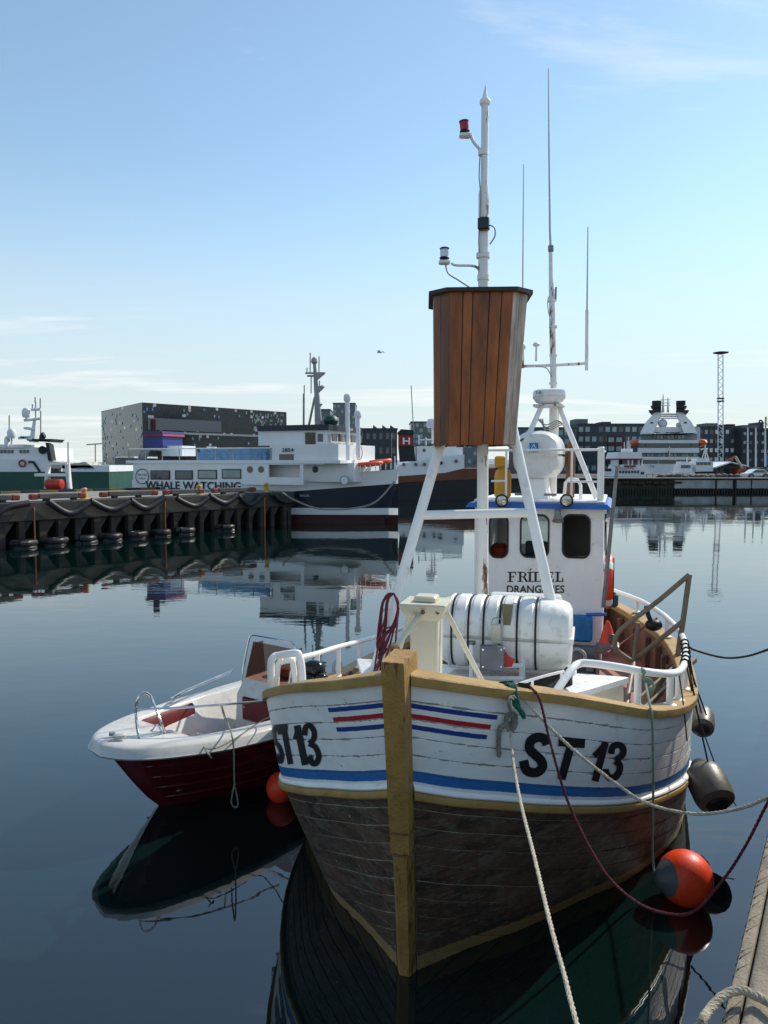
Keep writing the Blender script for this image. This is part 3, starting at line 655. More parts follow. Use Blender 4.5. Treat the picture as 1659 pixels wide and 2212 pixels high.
rt = WP.tz(1165, 972)[1]; rm = WP.tz(1165, 1040)[1]; T = lambda x: WP.tz(x, 1040)[0]
rail_tube([WP.P(T(1032), rt, .05), WP.P(T(1292), rt, .05), WP.P(T(1300), rt, .25), WP.P(T(1300), rt, 1.9)], .016)
rail_tube([WP.P(T(1225), rm, .05), WP.P(T(1292), rm, .05)], .014); rail_tube([WP.P(T(1060), rm, .05), WP.P(T(1092), rm, .05)], .014)
for x in (1036, 1092, 1234): rail_tube([WP.P(T(x), RZ, .05), WP.P(T(x), rt, .05)], .015, name='roof_rail_post')
MB().box(WP.P(T(1297), (RZ + rt) / 2 + .02, .12), (.085, .085, rt - RZ + .04), WA, .012).build('corner_post', white, boat)
rail_tube([WP.P(T(1215), RZ, .3), WP.P(T(1218), rm - .02, .3), WP.P(T(1226), rm + .03, .3), WP.P(T(1245), rm + .02, .3), WP.P(T(1252), rm - .05, .3), WP.P(T(1253), RZ, .3)], .022, name='roof_grab_bar')
for x in (1120, 1185): # cradle feet
    MB().box(WP.P(T(x), RZ + .06, .3), (.16, .1, .03), WA).build('cradle_foot', galv, boat)
MB().loft([[WP.P(T(x), z, d) for x, d in ((a, .25), (b, .25), (b, .95), (a, .95))] for a, b, z in ((1124, 1180, RZ), (1133, 1172, RZ + .27))]).build('raft_pedestal', white, boat)
# gas bottle, exhaust
gas = thing('gas_bottle', 'rusty yellow gas bottle standing on the wheelhouse roof behind the mast', 'gas bottle', onroof(1074, .5))
g0 = onroof(1074, .5); MB().lathe([(.09, 0), (.115, .03), (.118, .3), (.10, .37), (.05, .42), (.03, .44)], g0).build('cylinder', yellow, gas)
MB().lathe([(.03, .44), (.03, .5)], g0, n=12).build('valve', galv, gas)
MB().box(g0 + Vector((-.03, 0, .5)), (.16, .14, .16), WA, .02).build('valve_guard', yellow, gas)
MB().tube([onroof(1222, .9), onroof(1222, .9, .5), onroof(1222, .9, .62) + Vector((.0, 0, 0)), onroof(1226, .85, .78), onroof(1226, .80, .83)], [.062, .062, .065, .055, .035], 14).build('exhaust_pipe', rusty, boat)
# radar tripod and aerial mast
ra = WP.px(1186, 880, .9)
RD = ra.y
for a, b in (((1172, 872), (1122, 985)), ((1204, 868), (1288, 1075))):
    MB().tube([pt(*a, RD - .05), pt(*b, RD - .55)], .036, 12).build('tripod_leg', white, boat)
MB().tube([pt(1196, 868, RD + .1), Vector((pt(1196, 868, RD + .1).x, RD + .1, RZ - .1))], .06, 14).build('tripod_column', white, boat)
MB().tube([pt(1206, 868, RD + .15), Vector((pt(1206, 868, RD).x, RD + .15, RZ - .1))], .02, 8).build('cable_conduit', white, boat)
MB().tube([pt(1183, 1010, RD + .2), pt(1183, 1075, RD + .1)], .07, 12).build('column_base', whiter, boat)
pc = pt(1186, 877, RD - .05); MB().box(pc, (.42, .34, .035), WA, .01).build('radar_platform', whiter, boat)
rd = thing('radar_dome', 'white radar dome on the tripod above the wheelhouse', 'radar', pc + Vector((0, 0, .02)))
MB().lathe([(.10, 0), (.18, .03), (.225, .09), (.228, .105)], pc + Vector((0, 0, .018)), n=28).build('dome_base', gel, rd)
MB().lathe([(.228, .108), (.226, .16), (.215, .195), (.17, .21), (.001, .215)], pc + Vector((0, 0, .018)), n=28).build('dome_cover', gel, rd)
for sx, bd in ((-1, 'ne'), (1, 'Ra')):
    bx = pc + Vector((.185 * sx - .03, -.135 - (.02 if sx < 0 else 0), .15)); text('brand_lettering', bd, rd, bpaint, bx, Vector((.8, -.55 if sx < 0 else .55, 0)), (0, 0, 1), .04)
for k in range(4):
    MB().tube(cr([pt(1160 + k * 4, 905, RD - .05), pt(1180, 918 + k * 5, RD - .12), pt(1205 + k * 3, 908 + k * 3, RD - .1), pt(1222, 922 + k * 4, RD - .05)], 6), .009, 6).build('loose_cable', wire, boat)
AD = RD + .15
MB().tube([pt(1196, 838, AD), pt(1194, 740, AD), pt(1192, 640, AD), pt(1190, 600, AD), pt(1189.5, 545, AD)], [.046, .046, .042, .03, .028], 12).build('aerial_mast', whiter, boat)
for y, r in ((828, .06), (768, .055), (706, .06), (650, .055)):
    MB().lathe([(r, -.015), (r, .015)], pt(1195 if y > 700 else 1192, y, AD), n=12).build('mast_clamp', whiter, boat)
MB().box(pt(1190, 537, AD), (.075, .07, .09), WA, .01).build('aerial_coupler', galv, boat)
MB().tube([pt(1190, 545, AD), pt(1188, 500, AD), pt(1186, 330, AD), pt(1184.5, 148, AD)], [.018, .016, .011, .006], 8).build('whip_aerial', M('aerial_fibreglass', (.5, .5, .48), .4), boat)
MB().tube([pt(1127, 791, AD), pt(1195, 789, AD), pt(1266, 785, AD)], .022, 8).build('aerial_crossbar', whiter, boat)
MB().tube([pt(1267, 800, AD), pt(1268, 670, AD)], .024, 8).build('aerial_socket', whiter, boat); MB().tube([pt(1268, 675, AD), pt(1270, 490, AD)], [.013, .007], 8).build('whip_aerial', MT['aerial_fibreglass'], boat)
MB().tube([pt(1128, 795, AD), pt(1128, 720, AD)], .03, 8).build('aerial_socket', whiter, boat); MB().tube([pt(1128, 725, AD), pt(1129, 640, AD), pt(1131, 355, AD)], [.012, .011, .006], 8).build('whip_aerial', MT['aerial_fibreglass'], boat)
c = pt(1158, 780, AD); MB().lathe([(.018, 0), (.014, .12), (.014, .2), (.05, .215), (.052, .24), (.03, .262), (.001, .27)], c, n=16).build('gps_aerial', whiter, boat)
MB().tube(cr([pt(1158, 792, AD - .03), pt(1180, 795, AD - .05), pt(1192, 815, AD - .06)], 5), .007, 6).build('loose_cable', wire, boat)
MB().lathe([(.03, -.06), (.075, 0), (.05, .05), (.001, .07)], pt(1126, 748, AD), (1, -.3, .6), 14).build('deck_floodlight', whiter, boat)
MB().tube(cr([pt(1188, 690, AD), pt(1183, 660, AD), pt(1186, 640, AD), pt(1200, 625, AD)], 5), .006, 6).build('loose_cable', wire, boat)
MB().tube([pt(1200, 650, AD), pt(1201, 620, AD)], .014, 8).build('aerial_stub', galv, boat)
# ------------------------------------------------------------------ tripod mast with barrel
MD = 7.75
mb_ = pt(1042, 1290, MD)
MB().tube([Vector((mb_.x, MD, .72)), pt(1042, 1290, MD), pt(1043, 965, MD), pt(1044, 620, MD), pt(1045, 420, MD), pt(1046, 400, MD), pt(1048, 228, MD)], [.06, .06, .056, .052, .052, .037, .036], 16).build('mast', whiter, boat)
MB().sphere(pt(1048, 221, MD), .056, 16, (1, 1, .85)).build('masthead_ball', white, boat); MB().tube([pt(1048, 214, MD), pt(1049, 184, MD)], [.032, .004], 10).build('masthead_spike', white, boat)
top = pt(1044, 640, MD); feet = [L(1.8, -.70, 1.5), L(1.9, .93, 1.48)]
fl, fr_ = pt(812, 1440, 6.95), pt(1221, 1440, 6.75)
MB().tube([top, fl, fl + Vector((0, 0, -.1))], [.047, .05, .05], 14).build('mast_leg', white, boat); MB().tube([top, fr_, fr_ + Vector((.02, 0, -.12))], [.047, .05, .05], 14).build('mast_leg', white, boat)
MB().lathe([(.10, -.06), (.10, -.03), (.055, 0)], fl, n=16).build('leg_foot', white, boat); MB().lathe([(.10, -.06), (.10, -.03), (.055, 0)], fr_, n=16).build('leg_foot', white, boat)
def legp(f_, y):
    k = 0
    for i in range(60):
        p = top.lerp(f_, i / 59); d = p - Vector((0, 0, H)); yy = CY - F * (d.z * cp + d.y * sp) / (d.y * cp - d.z * sp)
        if yy >= y: return p
    return f_
MB().tube([legp(fl, 1105), legp(fr_, 1103)], .043, 14).build('mast_crossbar', white, boat)
# barrel
BD = 7.42; KX, KY = Vector((math.cos(R(3)), -math.sin(R(3)), 0)), Vector((math.sin(R(3)), math.cos(R(3)), 0))
bc = pt(1032, 790, BD); bz0, bz1 = pt(1032, 962, BD).z, pt(1032, 652, BD).z
def oct_(a, k): return [(-k, -a), (k, -a), (a, -k), (a, k), (k, a), (-k, a), (-a, k), (-a, -k)]
def bP(x, y, z): return Vector((bc.x, bc.y, 0)) + KX * (x + .035 * (z - bz1) / 1.3) + KY * y + Vector((0, 0, z))
wood = M('barrel_cedar', (.31, .082, .013), .34, var=.5, vs=3, bump=.5, bs=25, grime=.55, stretch=(3.2, 3.2, .7), coat=0, rnd=.3)
woodb = M('bleached_sunlit_cedar', (.36, .28, .23), .35, var=.55, vs=4, bump=.5, bs=25, grime=.5, stretch=(3.2, 3.2, .5), rnd=.2)  # bleached wood, with the sun on the right faces also painted in
woodd = M('barrel_dark_cedar', (.17, .05, .014), .34, var=.35, vs=3, bump=.5, bs=25, grime=.4, stretch=(3.2, 3.2, .7), coat=0, rnd=.3)
a1, k1, a0, k0 = .425, .285, .372, .25
barrel = MB().loft([[bP(x * .96, y * .96, bz0 + .02) for x, y in oct_(a0, k0)], [bP(x * .96, y * .96, bz1 - .01) for x, y in oct_(a1, k1)]]).build('barrel', M('barrel_gap', (.015, .008, .005), .8), boat)
o0, o1 = oct_(a0, k0), oct_(a1, k1)
for f_ in range(8):
    nP = 5 if f_ in (0, 4) else (2 if f_ % 2 else 4)
    c0, d0, c1, d1 = o0[f_], o0[(f_ + 1) % 8], o1[f_], o1[(f_ + 1) % 8]; cuts = [0] + sorted((i + random.uniform(-.18, .18)) / nP for i in range(1, nP)) + [1]
    for i in range(nP):
        g = .006; q = []
        t0, t1 = cuts[i] + g, cuts[i + 1] - g; pr = 1 + random.uniform(0, .012)
        out = Vector(((c1[1] - d1[1]), (d1[0] - c1[0]), 0)); no = (KX * -out.x + KY * -out.y).normalized()
        no = no if no.dot(KX * (c1[0] + d1[0]) + KY * (c1[1] + d1[1])) > 0 else -no
        def pp(t, lo): 
            c, d = (c0, d0) if lo else (c1, d1); return lerp(c[0], d[0], t) * pr, lerp(c[1], d[1], t) * pr
        zb_ = bz0 - random.uniform(0, .012)
        e = .012
        lo = [bP(*pp(t0, 1), zb_) - no * .02, bP(*pp(t0, 1), zb_) - no * .004, bP(*pp(t0 + e, 1), zb_), bP(*pp(t1 - e, 1), zb_), bP(*pp(t1, 1), zb_) - no * .004, bP(*pp(t1, 1), zb_) - no * .02]
        hi = [bP(*pp(t0, 0), bz1) - no * .02, bP(*pp(t0, 0), bz1) - no * .004, bP(*pp(t0 + e, 0), bz1), bP(*pp(t1 - e, 0), bz1), bP(*pp(t1, 0), bz1) - no * .004, bP(*pp(t1, 0), bz1) - no * .02]
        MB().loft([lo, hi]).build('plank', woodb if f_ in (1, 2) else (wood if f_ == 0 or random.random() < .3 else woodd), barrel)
MB().loft([[bP(x * 1.11, y * 1.11, z) for x, y in oct_(a1, k1)] for z in (bz1, bz1 + .035)]).build('barrel_lid', M('lid_board', (.045, .025, .016), .6, var=.3, bump=.3), boat)
for x, y in ((945, 963), (1118, 950)): MB().tube(cr([pt(x - 10, y, 7.35), pt(x, y + 5, 7.3), pt(x + 12, y - 2, 7.35)], 4), .012, 6).build('barrel_lashing', roped if x > 1000 else cream, boat)
# mast lamps
def lamp(name, foot, tip, lens, ax):
    a = Vector(ax).normalized()
    MB().box(tip - a * .03, (.11, .08, .04), 0, .01).build(name + '_bracket', whiter, boat)
    MB().lathe([(.045, 0), (.05, .012), (.045, .02)], tip, a, 16).build(name + '_base', black, boat)
    MB().lathe([(.042, .02), (.044, .06), (.042, .095)], tip, a, 18).build(name + '_lens', lens, boat)
    MB().lathe([(.046, .096), (.048, .108), (.03, .116)], tip, a, 16).build(name + '_cap', black, boat)
lamp('red_lamp', None, pt(1004, 286, MD), redlens, (-.1, 0, 1)); MB().tube(cr([pt(1016, 290, MD), pt(1022, 305, MD), pt(1034, 320, MD), pt(1041, 328, MD)], 5), .016, 8).build('lamp_arm', whiter, boat)
lamp('white_lamp', None, pt(960, 560, MD), clearlens, (0, 0, 1)); MB().tube(cr([pt(975, 568, MD), pt(985, 573, MD), pt(1025, 575, MD), pt(1038, 588, MD)], 5), .013, 8).build('lamp_arm', whiter, boat)
MB().tube(cr([pt(962, 567, MD), pt(968, 590, MD), pt(990, 605, MD), pt(1015, 621, MD)], 5), .008, 6).build('lamp_cable', wire, boat)
MB().box(pt(1045, 484, MD - .06), (.11, .10, .12), -TH, .012).build('mast_light_housing', blackg, boat)
MB().tube(cr([pt(1056, 486, MD - .05), pt(1068, 492, MD - .05), pt(1069, 510, MD - .05), pt(1058, 528, MD - .02)], 5), .007, 6).build('lamp_cable', wire, boat)
for y, r in ((552, .068), (330, .05), (600, .06)): MB().lathe([(r, -.025), (r, .025)], pt(1044, y, MD), n=14).build('mast_band', whiter, boat)
MB().tube(cr([pt(1037, 335, MD - .03), pt(1035, 380, MD - .04), pt(1038, 420, MD - .05), pt(1037, 470, MD - .06), pt(1034, 520, MD - .05), pt(1036, 545, MD - .06)], 5), .006, 6).build('lamp_cable', wire, boat)
# ------------------------------------------------------------------ samson post on the foredeck
PD = 5.6; pb = pt(921, 1480, PD); zcap = pt(921, 1326, PD).z; ztop = pt(921, 1300, PD).z
MB().box(Vector((pb.x, PD, (zcap + 1.5) / 2)), (.205, .205, zcap - 1.5), -TH, .012).build('samson_post', cream, boat)
cpv = lambda h, z: [Vector((pb.x, PD, z)) + BB * x * h + BA * y * h for x, y in ((-1, -1), (1, -1), (1, 1), (-1, 1))]
MB().loft([cpv(.11, zcap - .03), cpv(.165, ztop - .025), cpv(.17, ztop), cpv(.165, ztop + .008)]).build('post_cap', cream, boat)
MB().box(Vector((pb.x, PD, ztop + .028)), (.16, .16, .045), -TH, .01).build('cap_block', cream, boat)
for pts in ([pt(908, 1325, PD - .12), pt(860, 1392, PD - .3), pt(855, 1404, PD - .35)], [pt(965, 1322, PD + .02), pt(1050, 1488, PD + .2)], [pt(885, 1330, PD + .12), pt(868, 1385, PD + .3), pt(845, 1470, PD + .5)]):
    MB().tube(pts, .020, 10).build('post_strut', cream, boat)
MB().box(pt(853, 1402, PD - .36), (.06, .05, .05), .3, .01).build('strut_lug', rusty, boat)
for x in (913, 945): MB().lathe([(.016, 0), (.016, .02)], pt(x, 1322, PD - .16), (0, -1, 0), 8).build('cap_bolt', rusty, boat)
# ------------------------------------------------------------------ railings
rl = cr([pt(1193, 1506, 5.75), pt(1232, 1450, 5.95), pt(1250, 1434, 6.05), pt(1275, 1433, 6.05), pt(1330, 1440, 6.0), pt(1400, 1452, 5.98), pt(1445, 1455, 6.1), pt(1470, 1448, 6.45), pt(1481, 1425, 7.1), pt(1481, 1398, 7.8), pt(1473, 1372, 8.5), pt(1452, 1345, 9.1), pt(1425, 1322, 9.8), pt(1380, 1296, 10.6), pt(1326, 1276, 11.4)], 6)
MB().tube(rl, .031, 12).build('port_railing', white, boat)
def onrail(P):                                       # drop a post to the cap rail or deck
    z = P.z
    d = P - Vector((BO.x, BO.y, 0)); s, w_ = d.dot(BA), d.dot(BB); return Vector((P.x, P.y, heel(abs(w_), 1 if w_ > 0 else -1, tab(ZT_, s)) + .05))
def post(x, y, Y, r=.028):
    p = pt(x, y, Y); q = onrail(p); MB().tube([p, q], r, 12).build('rail_post', white, boat); MB().lathe([(r * 2, 0), (r * 2, .012), (r * 1.2, .02)], q, n=14).build('post_flange', white, boat)
for a in ((1378, 1452, 5.98), (1448, 1457, 6.12), (1466, 1449, 6.5), (1480, 1425, 7.1), (1470, 1368, 8.6), (1442, 1335, 9.4), (1376, 1294, 10.7)): post(*a)
ll = cr([pt(606, 1428, 7.0), pt(650, 1420, 7.3), pt(690, 1410, 7.6), pt(735, 1396, 8.1), pt(815, 1375, 8.9), pt(905, 1345, 10.3)], 5)
MB().tube(ll, .026, 10).build('starboard_railing', white, boat)
for x, y, Y in ((686, 1411, 7.55), (731, 1397, 8.05), (776, 1385, 8.5)): post(x, y, Y, .022)
gt = [pt(588, 1502, 6.85), pt(585, 1440, 6.85), pt(590, 1421, 6.85), pt(603, 1416, 6.85), pt(638, 1411, 6.72), pt(646, 1416, 6.7), pt(651, 1440, 6.7), pt(655, 1500, 6.7)]
MB().tube(cr(gt, 4), .034, 12).build('starboard_gate', white, boat)
MB().tube(cr([pt(596, 1495, 7.05), pt(600, 1440, 7.05), pt(608, 1430, 7.05), pt(630, 1427, 6.95), pt(634, 1440, 6.95), pt(640, 1492, 6.95)], 4), .028, 12).build('starboard_gate', white, boat)
# low rail on the trunk
MB().tube(cr([pt(1118, 1478, 6.0), pt(1170, 1462, 6.1), pt(1218, 1450, 6.2)], 4), .012, 8).build('trunk_rail', white, boat)
for x, y in ((1150, 1467), (1213, 1452)): MB().tube([pt(x, y, 6.1), pt(x, y + 42, 6.1)], .011, 8).build('trunk_rail_post', white, boat)
# ------------------------------------------------------------------ life rafts
def canister(t, c, ax, half, r, straps, sticker=False):
    ax = Vector(ax).normalized(); side = Vector((-ax.y, ax.x, 0)); upv = Vector((0, 0, 1))
    def ring(x, k, lo=0, hi=360, n=40):
        out = []
        for i in range(n + 1):
            a = R(lerp(lo, hi, i / n)); q = (abs(math.cos(a)) ** 2.7 + abs(math.sin(a)) ** 2.7) ** (-1 / 2.7)
            out.append(c + ax * x + (side * math.cos(a) + upv * math.sin(a)) * q * k)
        return out
    xs = [(-half, r * .5), (-half + .004, r * .72), (-half + .03, r * .86), (-half + .08, r * .93)]
    pos = sorted(straps); x = -half + .08
    for s_ in pos: xs += [(s_ - .035, r), (s_ - .018, r * .965), (s_ + .018, r * .965), (s_ + .035, r)]
    xs += [(half - .08, r * .93), (half - .03, r * .86), (half - .004, r * .72), (half, r * .5)]
    for nm, lo, hi in (('upper_shell', 3, 177), ('lower_shell', 183, 357)):
        m = MB(); m.loft([ring(x, k, lo, hi, 20) for x, k in xs]); m.build(nm, raftm, t, ang=30)
    m = MB()
    m.loft([[c + ax * x + side * y * (1 if abs(x) < half * .97 else .8) + upv * z for x, y in ((-half - .015, -r * 1.05), (half + .015, -r * 1.05), (half + .015, r * 1.05), (-half - .015, r * 1.05))] for z in (-.022, .022)]).build('seam_flange', raftm, t)
    for s_ in pos:
        o_, i_ = ring(s_ - .009, r * .985), ring(s_ + .009, r * .985); o2, i2 = ring(s_ - .009, r * .96), ring(s_ + .009, r * .96)
        MB().loft([o2[:-1], o_[:-1], i_[:-1], i2[:-1]], caps=False).build('strap', black, t)
rc = pt(1092, 1364, 7.0); AX1 = Vector((math.cos(R(-15)), math.sin(R(-15)), 0))
r1 = thing('life_raft_canister', 'large white life raft canister with black straps lying on the foredeck', 'life raft', rc - Vector((0, 0, .33)))
canister(r1, rc, AX1, .60, .325, (-.45, -.30, -.165, -.02, .13, .29))
MB().loft([[rc + AX1 * x + Vector((0, -.33, z)) + Vector((.07, 0, 0)) for x, z in ((-.16, .31), (-.06, .31), (-.085, .10), (-.135, .10))], [rc + AX1 * x + Vector((0, -.345, z)) + Vector((.07, 0, 0)) for x, z in ((-.16, .30), (-.06, .30), (-.085, .10), (-.135, .10))]]).build('webbing_strap', M('webbing', (.20, .18, .10), .9), r1)
MB().box(pt(1072, 1369, 6.63), (.075, .06, .17), R(-15), .008).build('hydrostatic_release', cream, r1)
MB().tube([pt(1060, 1352, 6.64), pt(1063, 1338, 6.64), pt(1074, 1333, 6.64), pt(1086, 1340, 6.64), pt(1088, 1352, 6.64)], .006, 6).build('release_shackle', steel, r1)
crd = thing('raft_cradle', 'white steel cradle frame under the foredeck life raft', 'cradle', pt(1085, 1470, 6.7))
for x, y0, y1 in ((1020, 1392, 1476), (1128, 1402, 1472)): MB().tube([pt(x, y0, 6.68), pt(x, y1 + 6, 6.68)], .027, 4).build('upright', white, crd); MB().lathe([(.03, 0), (.03, .03)], pt(x, y0, 6.68), n=10).build('upright_cap', galv, crd)
for y in (1440, 1468): MB().tube([pt(1018, y - 2, 6.66), pt(1130, y - 2, 6.66)], .022, 4).build('crossbar', white, crd)
MB().box(Vector((rc.x, 7.05, 1.56)), (1.0, .35, .10), R(-15), .01).build('cradle_bed', white, crd)
gb = thing('grey_control_box', 'grey square steel box hanging in front of the foredeck life raft', 'control box', pt(1063, 1448, 6.5))
MB().box(pt(1063, 1421, 6.5), (.205, .12, .205), R(-8), .008).build('case', greybox, gb); MB().box(pt(1063, 1421, 6.436), (.195, .006, .195), R(-8), .002).build('lid', greybox, gb)
for x in (1043, 1083):
    for y in (1403, 1440): MB().lathe([(.009, 0), (.009, .008)], pt(x, y, 6.43), (0, -1, 0), 8).build('lid_screw', steel, gb)
MB().loft([[pt(1088, 1402, 6.52), pt(1100, 1418, 6.5), pt(1112, 1424, 6.5), pt(1106, 1440, 6.5), pt(1088, 1442, 6.5)], [pt(1088, 1402, 6.62), pt(1100, 1418, 6.6), pt(1112, 1424, 6.6), pt(1106, 1440, 6.6), pt(1088, 1442, 6.6)]]).build('red_bracket', redp, gb)
r2 = thing('life_raft_canister', 'round white life raft canister with blue sticker on the wheelhouse roof', 'life raft', WP.P(T(1155), RZ + .27, .6))
c2 = WP.P(T(1155), RZ + .59, .62); BAW = Vector((math.sin(R(17)), math.cos(R(17)), 0))
canister(r2, c2, BAW, .50, .325, (-.30, -.12, .10, .30))
st0 = pt(1153, 966, (c2 - BAW * .52).y); MB().box(st0, (.115, .004, .115), WA).build('blue_sticker', M('sticker_blue', (.01, .22, .55), .4), r2)
stx = Vector((math.cos(WA), math.sin(WA), 0)); so_ = st0 - WP.n * .005
tri = lambda k, dz: [so_ + stx * (x * k) + Vector((0, 0, z * k + dz)) for x, z in ((-.045, -.035), (.045, -.035), (0, .045))]
MB().loft([tri(1, 0), tri(.66, -.002)], caps=False).build('sticker_triangle', white, r2); MB().tube([so_ + Vector((-.01, 0, -.02)), so_ + Vector((.01, 0, -.02))], .006, 6).build('sticker_dot', white, r2)
# white cylinder (winch drum cover) behind the foredeck raft
ax_ = Vector((math.cos(R(-15)), math.sin(R(-15)), 0)); q0 = pt(1060, 1306, 8.6)
MB().lathe([(.10, 0), (.145, .015), (.15, .05), (.15, .74), (.145, .77), (.10, .785)], q0, ax_, 24).build('winch_drum_cover', gel, boat)
MB().box(q0 + ax_ * .4 + Vector((0, 0, -.45)), (.6, .3, .7), R(-15), .02).build('winch_stand', gel, boat)
# engine casing clutter at the foot of the wheelhouse
bb = WP.px(1253, 1357, -.12); MB().box(bb, (.31, .18, .33), WA, .03).build('blue_box', bluebox, boat)
MB().tube([WP.px(1266, 1328, -.1), WP.px(1310, 1327, -.1)], .024, 8).build('blue_bar', bluep, boat)
for k, (x0, y0, x1, y1, d) in enumerate(((1226, 1392, 1296, 1470, -.16), (1236, 1400, 1262, 1428, -.3), (1268, 1412, 1285, 1440, -.3), (1230, 1440, 1290, 1475, -.34))):
    wbox(MB(), x0, y0, x1, y1, d, -.01, .015).build('hydraulic_casing', M('grey_green_paint', (.22, .25, .25), .5, var=.3, vs=5, grime=.4, rust=.4), boat)
MB().tube(cr([WP.px(1232, 1410, -.34), WP.px(1246, 1402, -.36), WP.px(1262, 1412, -.36), WP.px(1266, 1432, -.36), WP.px(1285, 1436, -.34)], 5), .022, 8).build('hydraulic_pipe', M('hyd_white', (.5, .5, .47), .5, rust=.4), boat)
for x in (1296,): wbox(MB(), x - 8, 1380, x, 1485, -.3, -.06).build('steel_ladder_rail', galv, boat)
# lifebuoy and orange net cone on the side of the wheelhouse
sid = WP.d; lb = WP.P(WT1 + .07, 0, .42); lz = pt(1316, 1256, lb.y).z; lb.z = lz
buoy = thing('lifebuoy', 'orange lifebuoy with white bands hanging on the wheelhouse side', 'lifebuoy', lb - Vector((0, 0, .37)))
def buoyring(a): return lb + WP.n * (.30 * math.cos(a)) + Vector((0, 0, .31 * math.sin(a)))
MB().tube([buoyring(R(10 * k)) for k in range(36)], .058, 12, closed=True).build('ring', orange, buoy)
for k in range(4): MB().tube([buoyring(R(45 + 90 * k + j * 5)) for j in range(-2, 3)], .061, 12).build('white_band', white, buoy)
MB().tube([buoyring(R(10 * k)) + sid * .06 + Vector((0, 0, .01 * math.sin(k * 2))) for k in range(36)], .009, 6, closed=True).build('grab_line', roped, buoy)
dbag = WP.P(WT1 + .14, pt(1330, 1292, lb.y).z, .30); tag(MB().box(dbag, (.10, .12, .20), .2, .03).build('line_bag', M('bag_teal', (.03, .06, .08), .6), origin=dbag), 'small dark bag hanging below the lifebuoy', 'bag')
MB().tube([WP.P(WT1 + .02, lz + .1, .42), lb + Vector((0, 0, .1))], .015, 6).build('hook', galv, buoy)
cone = pt(1312, 1388, 9.4); cn = thing('orange_cone', 'bright orange plastic cone on the side deck by the wheelhouse', 'cone', cone)
MB().lathe([(.11, 0), (.085, .05), (.055, .18), (.02, .27)], cone, n=18).build('cone_body', orange, cn); MB().box(cone + Vector((.02, -.09, .06)), (.07, .03, .14), 0, .01).build('grey_clip', greyf, cn)
MB().box(cone + Vector((0, 0, -.06)), (.28, .26, .12), WA, .02).build('cone_stand', galv, cn)
# pole leaning by the wheelhouse
tag(MB().tube([pt(1303, 1312, 9.7), pt(1318, 1160, 9.7), pt(1333, 1008, 9.7)], [.028, .026, .022], 10).build('grey_pole', galv, origin=pt(1303, 1312, 9.7)), 'thin grey pole leaning beside the wheelhouse', 'pole')
MB().tube([pt(1309, 1110, 10.4), pt(1309, 1180, 10.4), pt(1307, 1290, 10.4)], .010, 6).build('side_cable', black, boat)
MB().lathe([(.02, -.06), (.055, 0), (.05, .03), (.001, .05)], pt(1318, 1125, 10.3), (.7, -.6, -.2), 14).build('side_lamp', whiter, boat)
# ------------------------------------------------------------------ brown tube frame and chute on the port side
def Zc(x, y): return 1106 + x / 3.0, 1060 + y / 3.0
fD = 8.5
fm = thing('hauler_frame', 'brown bent tube hauling frame leaning over the port rail', 'frame', pt(*Zc(780, 1105), fD) - Vector((0, 0, .9)))
MB().tube(cr([pt(*Zc(*q), fD) for q in ((1148, 545), (940, 720), (760, 855), (690, 920), (666, 985), (690, 1045), (780, 1108))], 5), .028, 10).build('bent_tube', khaki, fm)
MB().tube([pt(*Zc(780, 1108), fD), pt(*Zc(1108, 845), fD)], .028, 10).build('brace_tube', khaki, fm)
MB().tube(cr([pt(*Zc(1150, 543), fD), pt(*Zc(1128, 700), fD), pt(*Zc(1108, 845), fD), pt(*Zc(1078, 1040), fD + .05), pt(*Zc(1070, 1150), fD + .05)], 4), .030, 10).build('upright_tube', khaki, fm)
MB().tube([pt(*Zc(815, 855), fD - .03), pt(*Zc(790, 1105), fD - .03), pt(*Zc(760, 1270), fD - .5), pt(*Zc(740, 1420), fD - .9)], .027, 10).build('support_tube', khaki, fm)
chute = thing('loading_chute', 'grey brown metal chute sloping down inside the port rail', 'chute', pt(*Zc(690, 1440), 7.0))
ca, cb = pt(*Zc(1095, 1085), 8.6), pt(*Zc(700, 1440), 6.9)
for k, (dx, hh) in enumerate(((0, .18), (.16, .05))):
    MB().loft([[p + Vector((dx + e, .02 * k, z)) for e, z in ((0, -hh), (.03, -hh), (.03, 0), (0, 0))] for p in (ca, cb)]).build('chute_side', khaki, chute)
MB().loft([[p + Vector((e, 0, z)) for e, z in ((.03, -.17), (.16, -.06), (.16, -.03), (.03, -.14))] for p in (ca, cb)]).build('chute_floor', M('chute_floor', (.26, .22, .17), .5, metal=.3, rust=.3), chute)
# black rubber mat over the trunk edge
mt = MB(); rows = []
for i in range(25):
    f_ = i / 24; x = lerp(1085, 1237, f_); y0 = 1492 - 52 * f_ ** 1.4 + 2.5 * ((i % 2) * 2 - 1) * (f_ > .55); yb = 1492 + 2 * math.sin(f_ * 9) - 26 * max(0, f_ - .75) * 2
    rows.append([pt(x, yb, 6.35), pt(x, (y0 + yb) / 2, 6.5), pt(x, y0, 6.6)])
mt.loft(rows, closed=False).build('rubber_mat', black); mo = bpy.data.objects['rubber_mat']; md = mo.modifiers.new('thick', 'SOLIDIFY'); md.thickness = .02
tag(mo, 'black rubber mat with a toothed edge draped over the cabin trunk', 'mat')
